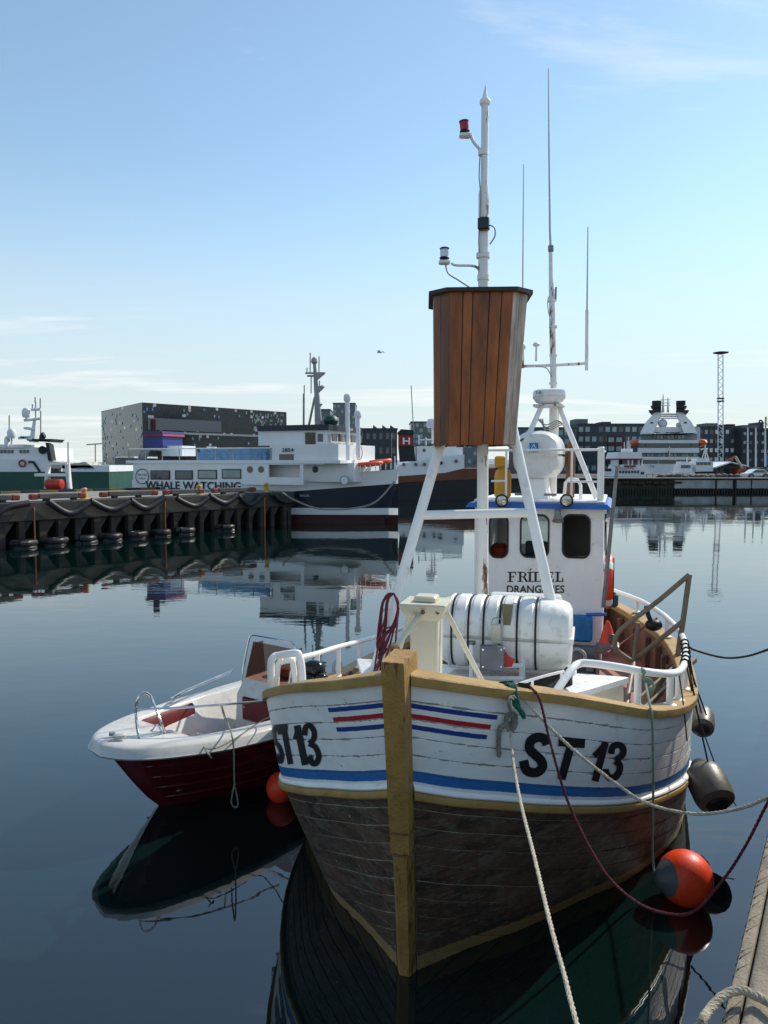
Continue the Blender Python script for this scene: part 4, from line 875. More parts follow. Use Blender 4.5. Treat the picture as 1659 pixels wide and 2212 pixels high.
# black covered reel on the starboard rail
rl0 = pt(680, 1488, 7.0); reel = thing('covered_reel', 'shiny black plastic covered fishing reel on the starboard rail', 'reel', rl0)
MB().sphere(rl0 + Vector((-.02, .06, .17)), .115, 16, (1, .8, .75)).build('cover', blackg, reel); MB().sphere(rl0 + Vector((-.05, -.03, .075)), .075, 14, (1, .9, .95)).build('drum', blackg, reel); MB().sphere(rl0 + Vector((.06, -.02, .08)), .08, 14, (.9, .9, 1)).build('motor', blackg, reel)
MB().tube([rl0 + Vector((0, 0, .05)), rl0 + Vector((0, 0, -.25))], .03, 8).build('stand', galv, reel)
for x, y, m_, nm in ((742, 1462, redp, 'red knobbed lever standing on the starboard deck edge'), (758, 1456, black, 'black knobbed lever standing on the starboard deck edge')):
    lv = thing('control_lever', nm, 'lever', pt(x, 1490, 6.6)); MB().tube([pt(x - 2, 1492, 6.6), pt(x, y, 6.6)], .006, 6).build('rod', galv, lv); MB().sphere(pt(x, y, 6.6), .02, 10, (1, 1, 1.5)).build('knob', m_, lv)
# odd gear: brace boards near the port foot, black bag on the port rail, cables on the deck
MB().loft([[pt(790, 1462, 7.6), pt(850, 1425, 7.9), pt(868, 1398, 7.9), pt(860, 1396, 7.9), pt(760, 1458, 7.6)], [p + Vector((0, .06, -.02)) for p in (pt(790, 1462, 7.6), pt(850, 1425, 7.9), pt(868, 1398, 7.9), pt(860, 1396, 7.9), pt(760, 1458, 7.6))]]).build('breasthook_board', tan, boat)
bgp = pt(1412, 1350, 9.5); bag = thing('black_bag', 'crumpled black bag tied on the port cap rail', 'bag', bgp - Vector((0, 0, .1)))
MB().sphere(bgp, .10, 14, (1.1, .9, .75)).build('bag_body', black, bag); MB().tube(cr([bgp, bgp + Vector((-.06, 0, .1)), bgp + Vector((-.10, 0, .24))], 4), [.06] + [.03] * 8, 8).build('bag_neck', black, bag)
for k in range(3):
    P = [pt(1322 + 14 * k + random.uniform(-4, 4), 1440 + 18 * j + random.uniform(-8, 8), 8.6 - .22 * j) for j in range(4)]
    P = [Vector((p.x, p.y, .735)) for p in P]; tag(MB().tube(cr(P, 5), .008, 6).build('deck_cable', black, origin=P[0]), ('leftmost', 'middle', 'rightmost')[k] + ' thin black cable lying loose on the red port deck', 'cable', 'cables on the port deck')
hs = cr([pt(1312, 1410, 9.2), pt(1350, 1385, 9.4), pt(1395, 1352, 9.5), pt(1420, 1335, 9.5)], 5); tag(MB().tube(hs, .012, 8).build('red_hose', M('hose_red', (.35, .05, .06), .5), origin=hs[0]), 'thin red hose running from the deck up to the port rail', 'hose')
# ================================================================== ropes, fenders
def rope(pts, r, mat, label, n=8, name='mooring_rope', cat='rope', group=None, sub=8):
    P = cr(pts, sub); m = MB().tube(P, r, n)
    return tag(m.build(name, mat, origin=P[0]), label, cat, group)
def laid(pts, r, mat, label, name='mooring_rope', strands=3, pitch=.09, sub=10, cat='rope'):   # three-strand laid rope
    P = cr(pts, sub); acc = 0; m = MB(); th = []; fr = []
    Pd = []
    for a, b in zip(P, P[1:]):
        k = max(1, int((b - a).length / .018)); Pd += [a.lerp(b, i / k) for i in range(k)]
    Pd.append(P[-1])
    for s_ in range(strands):
        acc = 0; Q_ = []
        for i, p in enumerate(Pd):
            if i: acc += (p - Pd[i - 1]).length
            t = (Pd[min(i + 1, len(Pd) - 1)] - Pd[max(i - 1, 0)]).normalized(); x = (Vector((0, 0, 1)) - t * t.z); x = x.normalized() if x.length > .05 else t.orthogonal().normalized(); y = t.cross(x)
            a = 2 * math.pi * (acc / pitch + s_ / strands); Q_.append(p + (x * math.cos(a) + y * math.sin(a)) * r * .5)
        m.tube(Q_, r * .58, 6)
    return tag(m.build(name, mat, origin=Pd[0]), label, cat)
laid([pt(1103, 1578, 4.86), pt(1108, 1640, 4.68), pt(1124, 1730, 4.35), pt(1154, 1850, 3.8), pt(1190, 2000, 3.2), pt(1220, 2110, 2.85), pt(1246, 2212, 2.58), pt(1300, 2380, 2.25)], .0105, ropew, 'pale rope hanging from the bow knot down to the bottom of the picture')
laid([pt(1126, 1490, 4.98), pt(1142, 1522, 4.90), pt(1230, 1612, 4.88), pt(1330, 1692, 4.85), pt(1400, 1736, 4.75), pt(1500, 1758, 4.6), pt(1590, 1748, 4.4), pt(1659, 1722, 4.2), pt(1790, 1650, 3.9)], .0115, ropew, 'pale rope running from the bow across to the quay on the right')
laid([pt(1138, 1488, 4.98), pt(1154, 1492, 4.93), pt(1168, 1518, 4.88), pt(1190, 1610, 4.88), pt(1230, 1740, 4.85), pt(1300, 1875, 4.7), pt(1370, 1945, 4.55), pt(1440, 1973, 4.4), pt(1500, 1968, 4.3), pt(1560, 1903, 4.2), pt(1610, 1828, 4.1), pt(1659, 1732, 4.0), pt(1720, 1620, 3.8)], .0095, roper, 'dark red rope sagging low from the bow to the quay')
laid([pt(1486, 1250 + 145, 7.4), pt(1500, 1404, 7.4), pt(1560, 1420, 7.0), pt(1610, 1418, 6.7), pt(1659, 1403, 6.4), pt(1740, 1370, 6.0)], .011, roped, 'dark brown rope from the port railing out to the right edge')
rope([pt(1388, 1450, 5.93), pt(1393, 1470, 5.9), pt(1402, 1515, 5.62), pt(1409, 1560, 5.52), pt(1411, 1700, 5.62), pt(1410, 1850, 5.85), pt(1416, 1892, 5.8)], .009, ropep, 'thin pale green line from the port railing to the orange buoy', name='buoy_line')
for k in range(3):
    rope([pt(1386, 1443 + 4 * k, 5.95), pt(1393, 1450, 5.9), pt(1390, 1462 + k * 2, 5.9), pt(1405 + 3 * k, 1468 + 6 * k, 5.88), pt(1412, 1482 + 3 * k, 5.88), pt(1400, 1486 + k, 5.9), pt(1393, 1470, 5.9)], .008, ropep, ('upper', 'middle', 'lowest')[k] + ' loop of the pale green knot tied on the port railing', name='knot_loop', cat='rope loop', group='green knot loops')
# fairlead with green rope and grey bowline at the bow
fl0 = pt(1120, 1490, 5.02); flt = thing('mooring_cleat', 'black iron mooring cleat on the cap rail with ropes wrapped round', 'cleat', fl0)
MB().box(pt(1095, 1484, 5.02), (.10, .07, .07), -.2, .015).build('horn', black, flt); MB().loft([[pt(x, y, D) for x, y in ((1078, 1473), (1108, 1470), (1112, 1478), (1082, 1481))] for D in (4.97, 5.07)]).build('horn_cap', black, flt)
MB().loft([[pt(x, y, D) for x, y in ((1118, 1474), (1140, 1476), (1156, 1490), (1150, 1500), (1126, 1496))] for D in (4.97, 5.1)]).build('cleat_arm', black, flt)
for k in range(3):
    laid([pt(1050 + 4 * k, 1487 + k, 5.15), pt(1080, 1484 + 2 * k, 5.00), pt(1099 + 5 * k, 1478, 4.92), pt(1104 + 6 * k, 1500, 4.86), pt(1110 + 6 * k, 1520 + 3 * k, 4.83), pt(1120 + 5 * k, 1532 + 4 * k, 4.82), pt(1130 + k, 1548 + 2 * k, 4.82)], .0125, ropeg, ('left', 'middle', 'right')[k] + ' strand of green rope lashed round the bow cleat', name='green_lashing', pitch=.06)
laid([pt(1112, 1506, 4.85), pt(1100, 1512, 4.81), pt(1104, 1535, 4.80), pt(1108, 1560, 4.88), pt(1094, 1564, 4.87), pt(1096, 1546, 4.86), pt(1110, 1542, 4.85), pt(1114, 1562, 4.85), pt(1104, 1577, 4.86), pt(1092, 1568, 4.87), pt(1080, 1575, 4.88), pt(1077, 1600, 4.9), pt(1078, 1634, 4.9)], .0165, ropeo, 'thick grey bowline knot hanging below the bow cleat', name='bowline_knot', cat='knot')
ropeo2 = M('quay_rope_fibre', (0.42, 0.36, 0.26), 0.9, var=0.3, vs=30, bump=1.0, bs=120)
# rope on the quay
laid([pz(1480, 2290, QZ - .5), pt(1512, 2216, 2.05), pz(1530, 2185, QZ + .03), pz(1560, 2153, QZ + .035), pz(1598, 2139, QZ + .04), pz(1630, 2150, QZ + .035), pz(1665, 2168, QZ + .035), pz(1720, 2200, QZ + .03)], .0135, ropeo2, 'thick pale braided rope lying over the quay edge at bottom right', name='quay_rope', strands=4, pitch=.07)
# orange ball fender by the port bow
oc = at(1480, 5.78, .185); ob_ = thing('ball_buoy', 'large orange ball buoy floating by the port bow', 'buoy', (oc.x, oc.y, 0))
ea = Vector((-.965, -.22, .14)).normalized(); rr_ = .208
MB().lathe([(rr_ * math.sin(R(a)), -rr_ * math.cos(R(a))) for a in range(1, 139, 8)] + [(rr_ * .66, rr_ * .755)], oc, ea, 36).build('ball', orange, ob_)
MB().lathe([(rr_ * .665, rr_ * .755), (rr_ * .50, rr_ * .92), (rr_ * .3, rr_ * 1.12), (rr_ * .16, rr_ * 1.22), (rr_ * .10, rr_ * 1.24)], oc, ea, 28).build('eye_cone', buoyc, ob_)
MB().lathe([(.012, -.03), (.012, .03)], oc + ea * rr_ * 1.12, (0, .3, 1), 10).build('eye_hole', black, ob_)
lo = at(607, 7.6, .12); tag(MB().sphere(lo, .15, 24, (1, 1, 1.05)).build('ball_fender', orange, origin=lo), 'orange ball fender squeezed between the red boat and the fishing boat', 'fender')
# grey cylinder fenders
def fender(x, y, D, r, h, ax, label, nm='cylinder_fender'):
    c = pt(x, y, D); a = Vector(ax).normalized(); t = thing(nm, label, 'fender', c - Vector((0, 0, h / 2)))
    MB().lathe([(r * .6, -h / 2), (r * .92, -h / 2 + .03), (r, -h / 2 + .09), (r, h / 2 - .10), (r * .85, h / 2 - .03), (r * .62, h / 2)], c, a, 28).build('body', greyf, t)
    MB().lathe([(r * .60, -h / 2 - .001), (r * .5, -h / 2 - .02), (r * .2, -h / 2 - .025)], c, a, 24).build('end_cap', black, t); MB().lathe([(r * .62, h / 2), (r * .4, h / 2 + .06), (r * .12, h / 2 + .10)], c, a, 20).build('eye_end', black, t)
fender(1517, 1556, 7.7, .118, .34, (.35, .9, .25), 'small grey fender hanging high on the port side')
fender(1532, 1698, 6.75, .176, .38, (-.06, .86, .5), 'large grey barrel fender hanging low on the port side')
for k, (x0, y0, x1, y1, D) in enumerate(((1487, 1405, 1515, 1540, 7.4), (1485, 1420, 1526, 1545, 7.3), (1484, 1440, 1512, 1560, 7.1), (1486, 1425, 1531, 1655, 6.9))):
    rope([pt(x0, y0, D - .1), pt(lerp(x0, x1, .5) - 2, lerp(y0, y1, .5), D - .1), pt(x1, y1, D - .1)], .008, roped, ('first', 'second', 'third', 'longest')[k] + ' dark line hanging from the port railing to the fenders', name='fender_line', group='dark fender lines')
rope([pt(1466, 1452, 6.4), pt(1476, 1520, 6.2), pt(1484, 1600, 6.3)], .006, roped, 'thin dark line hanging over the port rail corner', name='fender_line', group='dark fender lines')
rope([pt(1512, 1560, 7.2), pt(1560, 1690, 6.9), pt(1590, 1740, 6.7)], .006, roped, 'thin dark stray line slanting past the large grey fender', name='stray_line')
for k in range(6):                                   # lashings on the port railing
    i = 46 + k * 2; p = rl[i]; t = (rl[i + 1] - rl[i - 1]).normalized(); x = t.orthogonal().normalized(); y = t.cross(x)
    MB().tube([p + (x * math.cos(a * .9) + y * math.sin(a * .9)) * .038 + t * (a * .004 - .02) for a in range(15)], .009, 6).build('railing_lashing', roped, boat)
# red rope coil hanging on the starboard mast leg
coil = thing('rope_coil', 'dark red rope coil hanging from a white hook at the starboard mast leg', 'rope coil', pt(835, 1455, 7.0))
MB().tube(cr([pt(838, 1240, 7.0), pt(838, 1285, 7.0), pt(842, 1300, 7.0)], 3), .012, 8).build('hook_rod', white, coil); MB().tube(cr([pt(848, 1318, 6.95), pt(828, 1318, 6.95), pt(820, 1335, 6.95), pt(815, 1350, 6.95)], 4), .015, 8).build('hook_arm', white, coil)
for k in range(9):
    a = random.uniform(-6, 6); yb = 1380 + random.uniform(0, 80); m = cr([pt(845 + a, 1282, 6.92), pt(836 + a - k, 1300, 6.9), pt(830 + a * 1.5 - k, (1290 + yb) / 2, 6.88), pt(812 + a + k, yb, 6.85), pt(826 + a + k, yb - 30, 6.83), pt(848 + k, 1350, 6.86), pt(860 - a * .3, 1310, 6.88), pt(852, 1285, 6.9), pt(845 + a, 1282, 6.92)], 6)
    MB().tube(m, .0085, 6).build('rope_turn', roper, coil)
MB().tube(cr([pt(836, 1400, 6.86), pt(818, 1430, 6.8), pt(806, 1455, 6.75), pt(796, 1476, 6.7)], 4), .010, 6).build('rope_tail', roper, coil); MB().tube([pt(860, 1320, 6.9), pt(855, 1385, 6.7), pt(857, 1395, 6.6)], .010, 6).build('rope_tail', roper, coil)
# ================================================================== red motor boat
RA = R(36); ra_, rb_ = Vector((math.sin(RA), math.cos(RA), 0)), Vector((math.cos(RA), -math.sin(RA), 0)); RF = pz(320, 1752, 0)
def RL(s, w_, z): return Vector((RF.x, RF.y, 0)) + ra_ * (s - .54) + rb_ * w_ + Vector((0, 0, z))
red = thing('motor_boat', 'small open motor boat with dark red hull and white deck', 'boat', RF)
GW = ctab([(0, .03), (.03, .13), (.10, .26), (.25, .41), (.5, .55), (.9, .69), (1.5, .80), (2.3, .85), (3.7, .80)]); GZ = [(0, .84), (1, .76), (2, .71), (3.7, .68)]
HW = ctab([(.68, .015), (.9, .15), (1.2, .31), (1.7, .50), (2.4, .64), (3.7, .68)])
RU = [(i / 40) ** 1.6 for i in range(41)]
def rhull(sd, g, f):
    sg, sw = .12 + 3.55 * g, .68 + 3.0 * g; zg = tab(GZ, sg) - .11; wg, ww = tab(GW, max(.0, sg - .10)) - .05, tab(HW, sw)
    if g < .02: wg *= g / .02 * .8 + .1
    s = lerp(sw, sg, f ** .85); w_ = lerp(ww, max(.012, wg), f ** .9 if f > 0 else 0); step = .0
    return RL(s, sd * w_, zg * f)
hmR = MB(); fs = []
for k in range(5): fs += [k / 5 + .001, k / 5 + .19]
for sd in (1, -1):
    rows = []
    for g in RU:
        row = []
        for f_ in [-.35] + fs + [1.0]:
            p = rhull(sd, g, max(0, f_)); frac = (f_ * 5) % 1
            if f_ < 0: p = RL(.68 + 3.0 * g + .1, sd * tab(HW, .68 + 3 * g) * .75, -.2)
            p = p + rb_ * sd * (.018 * (frac if 0 < f_ < 1 else 1) * min(1, g * 12 + .1)); row.append(p)
        rows.append(row)
    hmR.loft(rows, closed=False)
tr = [rhull(1, 1, f_) for f_ in (0, .5, 1)] + [rhull(-1, 1, f_) for f_ in (1, .5, 0)]; hmR.add(tr + [RL(3.68, 0, -.2)], [tuple(range(7))])
hmR.build('hull', maroon, red)
dk = MB(); rows = []
side_pts = [(sd, s) for sd, seq in ((-1, [3.7 - 3.7 * (i / 40) ** .6 for i in range(40)]), (1, [3.7 * (i / 40) ** 1.6 for i in range(41)])) for s in seq]
for sd, s in side_pts:
    wg = tab(GW, s); zg = tab(GZ, s); si, wi = (max(s, .72), max(0.0, tab(GW, max(s, .72)) - .20) * (1 if s > .72 else .0 + s / .72))
    wi = min(wi, .62)
    dn = .02 if s > .05 else 0
    row = [RL(s + .01, sd * (wg - .05), zg - .13), RL(s, sd * (wg + .012), zg - .125), RL(s - .012, sd * (wg + .025), zg - .105), RL(s, sd * (wg + .014), zg - .085), RL(s + .01, sd * (wg - .002), zg - .03), RL(s + .03, sd * (wg - .02), zg - .012), RL(s + .06, sd * max(0, wg - .05), zg), RL(si, sd * wi, tab(GZ, si) + .005), RL(si + .02, sd * max(0, wi - .012), tab(GZ, si) - .01), RL(si + .08, sd * wi * .55, .20)]
    rows.append(row)
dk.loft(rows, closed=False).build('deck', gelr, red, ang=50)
MB().loft([[RL(s, sd * max(0, tab(GW, s) - .20) * .58, .203) for sd in (-1, 1)] for s in (.7, 1.2, 2, 2.8, 3.68)], closed=False).build('cockpit_floor', M('boat_floor', (.55, .52, .45), .6), red)
for sd in (-1, 1):                                    # bow cushions
    rows = []
    for s in (.76, .82, .95, 1.15, 1.35, 1.5, 1.55):
        wv = min(.62, tab(GW, s) - .20) * min(1, (s - .70) / .12 + .3); zg = tab(GZ, s)
        rows.append([RL(s, sd * (wv - .015), zg - .20), RL(s, sd * (wv - .010), zg - .03), RL(s + .02, sd * (wv - .05), zg - .02), RL(s + .03, sd * (wv - .08), zg - .06), RL(s + .03, sd * (wv - .08), zg - .2)])
    MB().loft(rows).build('bow_cushion', redcush, red, ang=60)
    MB().loft([[RL(s, sd * a, z) for a, z in ((.32, .21), (.14, .21), (.14, .42), (.40, .43))] for s in (.95, 1.5)]).build('bow_seat', gelr, red)
# console
CA = math.atan2(-rb_.y, -rb_.x) + math.pi
def cbox(s, w_, z, ds, dw, dz, ch=.015): return MB().box(RL(s, w_, z), (dw, ds, dz), CA, ch)
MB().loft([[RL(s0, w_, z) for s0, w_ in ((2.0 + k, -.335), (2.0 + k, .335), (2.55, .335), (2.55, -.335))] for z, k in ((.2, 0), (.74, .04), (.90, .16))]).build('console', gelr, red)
cbox(2.025, 0, .60, .03, .46, .26, .02).build('console_panel', redcush, red)
MB().lathe([(.012, 0), (.012, .012)], RL(2.0, -.17, .63), -ra_, 10).build('panel_button', steel, red)
MB().loft([[RL(s0, w_, z) for s0, w_ in ((s_, -wd), (s_, wd), (s_ + .006, wd), (s_ + .006, -wd))] for z, s_, wd in ((.89, 2.16, .33), (1.31, 2.28, .31))]).build('windscreen', windscreen, red)
for sd in (-1, 1): MB().loft([[RL(a, sd * wv, z) for a, wv in ((s0, wd), (s1, wd), (s1, wd + .005), (s0, wd + .005))] for z, s0, s1, wd in ((.89, 2.17, 2.5, .328), (1.29, 2.29, 2.44, .306))]).build('side_screen', windscreen, red)
cbox(2.45, 0, .95, .2, .4, .12, .05).build('dash_top', M('leather_brown', (.20, .05, .02), .5), red)
MB().tube(cr([RL(2.2, -.36, .55), RL(2.16, -.37, .9), RL(2.26, -.37, 1.30), RL(2.28, -.33, 1.375), RL(2.28, -.25, 1.39), RL(2.28, .25, 1.39), RL(2.28, .33, 1.375), RL(2.26, .37, 1.3), RL(2.16, .37, .9), RL(2.2, .36, .55)], 5), .013, 8).build('console_rail', steel, red)
MB().sphere(RL(2.75, .25, .93), .13, 14, (1, 1, .55)).build('helm_seat', redcush, red); MB().tube([RL(2.75, .2, .2), RL(2.75, .2, .9)], .05).build('seat_post', gelr, red)
MB().tube([RL(2.9, .45, .98) + (ra_ * math.cos(R(a)) * .07 + Vector((0, 0, math.sin(R(a)) * .09))) for a in range(0, 360, 24)], .02, 8, closed=True).build('hand_ring', gelr, red)
# rails and fittings
MB().tube(cr([pz(300, 1594, .82), pt(294, 1550, 7.22), pt(294, 1525, 7.24), pt(302, 1502, 7.26), pt(314, 1496, 7.3), pt(326, 1505, 7.32), pt(336, 1530, 7.3), pt(348, 1560, 7.22), pz(357, 1583, .80)], 5), .013, 8).build('bow_rail', steel, red)
MB().tube(cr([pt(296, 1533, 7.22), pt(400, 1528, 7.28), pt(480, 1522, 7.42), pt(600, 1512, 7.75)], 5), .012, 8).build('side_rail', steel, red)
MB().tube([pt(478, 1523, 7.42), pz(490, 1565, .74)], .011, 8).build('rail_stanchion', steel, red)
MB().tube(cr([pz(372, 1512, .76), pt(376, 1505, 8.25), pt(430, 1480, 8.7), pt(500, 1452, 9.3)], 4), .013, 8).build('far_rail', steel, red); MB().tube(cr([pz(384, 1504, .77), pt(388, 1497, 8.4), pt(440, 1474, 8.85), pt(502, 1448, 9.4)], 4), .011, 8).build('far_rail', steel, red)
MB().box(pz(258, 1590, .87), (.12, .06, .05), .3, .015).build('nav_light', gelr, red); MB().lathe([(.02, 0), (.02, .05)], pz(248, 1585, .86), (-.6, -.4, .1), 10).build('nav_lens', galv, red)
MB().tube(cr([RL(.62, .0, .80), RL(.62, .06, .85), RL(.62, .12, .80)], 4), .010, 8).build('bow_cleat', steel, red)
pl_ = pz(372, 1606, .70); sn = (rb_ * .8 - ra_ * .6).normalized(); tn = Vector((-sn.y, sn.x, 0))
MB().loft([[pl_ + tn * (.105 * k * math.cos(R(a))) + Vector((0, 0, .030 * k * math.sin(R(a)))) + sn * d for a in range(0, 360, 20)] for k, d in ((1, -.02), (1, .012), (.85, .02))]).build('fairlead_plate', steel, red)
MB().loft([[pl_ + tn * (.05 * math.cos(R(a))) + Vector((0, 0, .020 * math.sin(R(a)))) + sn * d for a in range(0, 360, 24)] for d in (.021, .024)]).build('fairlead_hole', maroon, red)
MB().lathe([(.014, 0), (.014, .02)], RL(.62, -.04, .42), -ra_, 8).build('towing_eye', steel, red)
rope([pz(492, 1562, .76), pt(500, 1585, 7.0), pt(505, 1620, 6.98), pt(506, 1680, 6.98), pt(507, 1695, 6.98)], .008, ropeo, 'frayed grey line hanging down the side of the red motor boat', name='hanging_line')
rope([pt(507, 1693, 6.98), pt(502, 1715, 6.98), pt(500, 1735, 6.98), pt(508, 1744, 6.98), pt(514, 1735, 6.98), pt(508, 1700, 6.98)], .007, ropeo, 'small frayed loop at the end of the hanging grey line', name='frayed_end', cat='rope end')
rope([pz(357, 1583, .8), pz(400, 1588, .775), pz(450, 1618, .72), pz(500, 1600, .74), pt(560, 1560, 7.6), pt(610, 1535, 7.4)], .006, ropeo, 'thin grey line lying along the white gunwale of the motor boat', name='gunwale_line')
rope([pz(425, 1585, .775), pz(435, 1605, .74), pt(452, 1630, 6.95), pt(456, 1637, 6.95), pt(444, 1622, 6.95)], .006, ropeo, 'short thin line end over the white gunwale of the motor boat', name='line_end')
# ================================================================== left pier
PL, PR = pz(-60, 1192, 0), pz(637, 1133, 0)
PP = Plane(PL, math.degrees(math.atan2(PR.y - PL.y, PR.x - PL.x))); PLN = (PR - PL).length; PZ = 1.84; PW = 9.0
pier = thing('pier', 'long dark concrete pier on piles across the left side', 'pier', PL)
def pbx(m, t0, t1, z0, z1, d0, d1, ch=0): return m.box(PP.P((t0 + t1) / 2, (z0 + z1) / 2, (d0 + d1) / 2), (t1 - t0, d1 - d0, z1 - z0), PP.ang, ch)
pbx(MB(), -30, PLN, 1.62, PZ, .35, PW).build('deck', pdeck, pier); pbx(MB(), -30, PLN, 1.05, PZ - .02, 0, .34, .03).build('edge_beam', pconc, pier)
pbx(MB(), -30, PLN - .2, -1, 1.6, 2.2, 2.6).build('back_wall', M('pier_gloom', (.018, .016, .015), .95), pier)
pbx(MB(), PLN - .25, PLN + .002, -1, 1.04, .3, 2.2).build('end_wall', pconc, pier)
t = .3; i = 0
while t < PLN:
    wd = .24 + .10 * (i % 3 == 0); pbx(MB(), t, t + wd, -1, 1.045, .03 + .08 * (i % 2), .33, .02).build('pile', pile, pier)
    MB().prism([PP.P(t + wd, 1.045, .2), PP.P(t + wd + .42, 1.045, .2), PP.P(t + wd, .45, .2)], PP.n * .12).build('gusset', pconc, pier)
    t += .80 + random.uniform(-.08, .08); i += 1
for x0, x1, y in ((-30, 46, 1072), (68, 188, 1066), (221, 345, 1062), (358, 444, 1059), (463, 556, 1057)):
    t0, t1 = PP.tz(x0, 1075)[0], PP.tz(x1, 1075)[0]
    kb = pbx(MB(), t0 + .35, t1 - .35, PZ + .08, PZ + .30, .05, .32, .03).build('kerb_beam', timber, pier)
    for k in range(int((t1 - t0) / 1.2)): pbx(MB(), t0 + .6 + k * 1.2, t0 + .8 + k * 1.2, PZ - .02, PZ + .08, .08, .30).build('kerb_block', pconc, pier)
    for a, b in ((t0, t0 + .34), (t1 - .34, t1)): pbx(MB(), a, b, PZ + .06, PZ + .29, .06, .31, .04).build('red_kerb_end', M('kerb_red', (.20, .03, .02), .6), pier)
ty = M('kerb_yellow', (.16, .115, .03), .7)
for k in range(24):
    tt = -4 + k * 1.0; pbx(MB(), tt, tt + 1.0, PZ, PZ + .12, PW - .3, PW).build('striped_kerb', ty if k % 2 else fblack, pier)
for x, c_ in ((73, 1), (356, 1), (571, 1)): tt = PP.tz(x, 1090)[0]; MB().tube([PP.P(tt, 1.6, -.02), PP.P(tt, -.2, -.02)], .035, 6).build('orange_ladder_rail', M('ladder_orange', (.42, .15, .05), .7), pier)
sw = [((-10, 1112), (20, 1095), (62, 1087)), ((103, 1083), (150, 1109), (193, 1086)), ((195, 1082), (240, 1101), (280, 1083)), ((281, 1081), (315, 1098), (355, 1074)), ((382, 1077), (420, 1093), (450, 1075)), ((452, 1071), (485, 1087), (512, 1070)), ((513, 1070), (540, 1090), (568, 1069)), ((588, 1066), (610, 1083), (641, 1082))]
od = ('leftmost', 'second', 'third', 'fourth', 'fifth', 'sixth', 'seventh', 'rightmost')
for k, P in enumerate(sw):
    Q_ = cr([PP.px(*p, -.22) for p in P], 8); tag(MB().tube(Q_, random.uniform(.125, .155), 12).build('hose_fender', rubber, origin=Q_[0]), od[k] + ' black rubber hose fender slung along the pier face, counted from the left', 'fender', 'hose fenders on the pier')
for k, x in enumerate((44, 112, 178, 234, 287, 342, 392, 481)):
    tt = PP.tz(x, 1160)[0]; tyre = thing('tyre_fender', ('first', 'second', 'third', 'fourth', 'fifth', 'sixth', 'seventh', 'eighth')[k] + ' stack of black tyres hanging at the pier waterline from the left', 'tyre', PP.P(tt, 0, -.2), 'tyre fenders at the pier waterline')
    for j in range(2): MB().tube([PP.P(tt + random.uniform(-.08, .08) + .36 * math.cos(R(a)), .0 + j * .21, -.22 - .06 * j + .30 * math.sin(R(a))) for a in range(0, 360, 20)], .13, 10, closed=True).build('tyre', rubber, tyre)
for k, (x, y, nm) in enumerate(((198, 1066, 'yellow mooring bollard on the pier left of the gantry side'), (447, 1060, 'yellow mooring bollard below the last saloon window of the ship'), (592, 1056, 'yellow mooring bollard near the outer end of the pier'))):
    tt = PP.tz(x, y)[0]; c = PP.P(tt, PZ, .6); bo = thing('bollard', ('yellow mooring bollard with a pink top on the left part of the pier', 'yellow mooring bollard below the last saloon window of the ship', 'yellow mooring bollard near the outer end of the pier')[k], 'bollard', c, 'yellow bollards on the pier')
    MB().lathe([(.20, 0), (.15, .04), (.11, .24), (.10, .36)], c, n=14).build('stem', M('bollard_yellow', (.45, .28, .02), .6), bo); MB().lathe([(.10, 0), (.15, .05), (.13, .12), (.04, .15)], c + Vector((0, 0, .33)), (-.35, -.2, 1), 14).build('head', M('bollard_pink', (.6, .25, .2), .6) if k == 0 else MT['bollard_yellow'], bo)
pst = at(1, 31.5, 0); p0 = PP.tz(0, 1060)[0]; tag(MB().tube([PP.P(p0, PZ, 1.0), PP.P(p0, PZ + 1.4, 1.0)], [.14, .13], 12).build('black_post', fblack, origin=PP.P(p0, PZ, 1.0)), 'tall black post on the pier at the left picture edge', 'post')
# white gantry with red raft drum on the pier
GD = 43.0; gan = thing('davit_gantry', 'white steel gantry standing on the pier in front of the green ship', 'gantry', at(112, GD, PZ))
def fb(m, x0, y0, x1, y1, D, dep=.5, ch=0):          # frontal box from the photo at distance D
    a, b = pt(x0, y1, D), pt(x1, y0, D); return m.box(((a.x + b.x) / 2, D + dep / 2, (a.z + b.z) / 2), (b.x - a.x, dep, b.z - a.z), 0, ch)
fb(MB(), 92, 999, 145, 1004, GD, .4).build('top_beam', fwhite, gan); fb(MB(), 74, 1023, 145, 1029, GD, .4).build('mid_beam', fwhite, gan)
for x in (101, 143): MB().prism([pt(x - 3, 1003, GD + .05), pt(x + 4, 1003, GD + .05), pt(x + (9 if x > 120 else 1), 1056, GD + .05), pt(x + (1 if x > 120 else -6), 1056, GD + .05)], (0, .3, 0)).build('leg', fwhite, gan)
MB().tube([pt(148, 985, GD), pt(148, 1055, GD)], .05, 8).build('pole', fwhite, gan)
dr = pt(118, 1046, GD - .3); tag(MB().lathe([(.1, -.50), (.26, -.46), (.29, -.42), (.29, -.06), (.32, -.05), (.32, .05), (.29, .06), (.29, .42), (.26, .46), (.1, .50)], dr, (1, -.2, 0), 20).build('raft_drum', M('raft_red', (.50, .035, .02), .4), origin=dr), 'round red life raft drum under the white gantry', 'life raft')
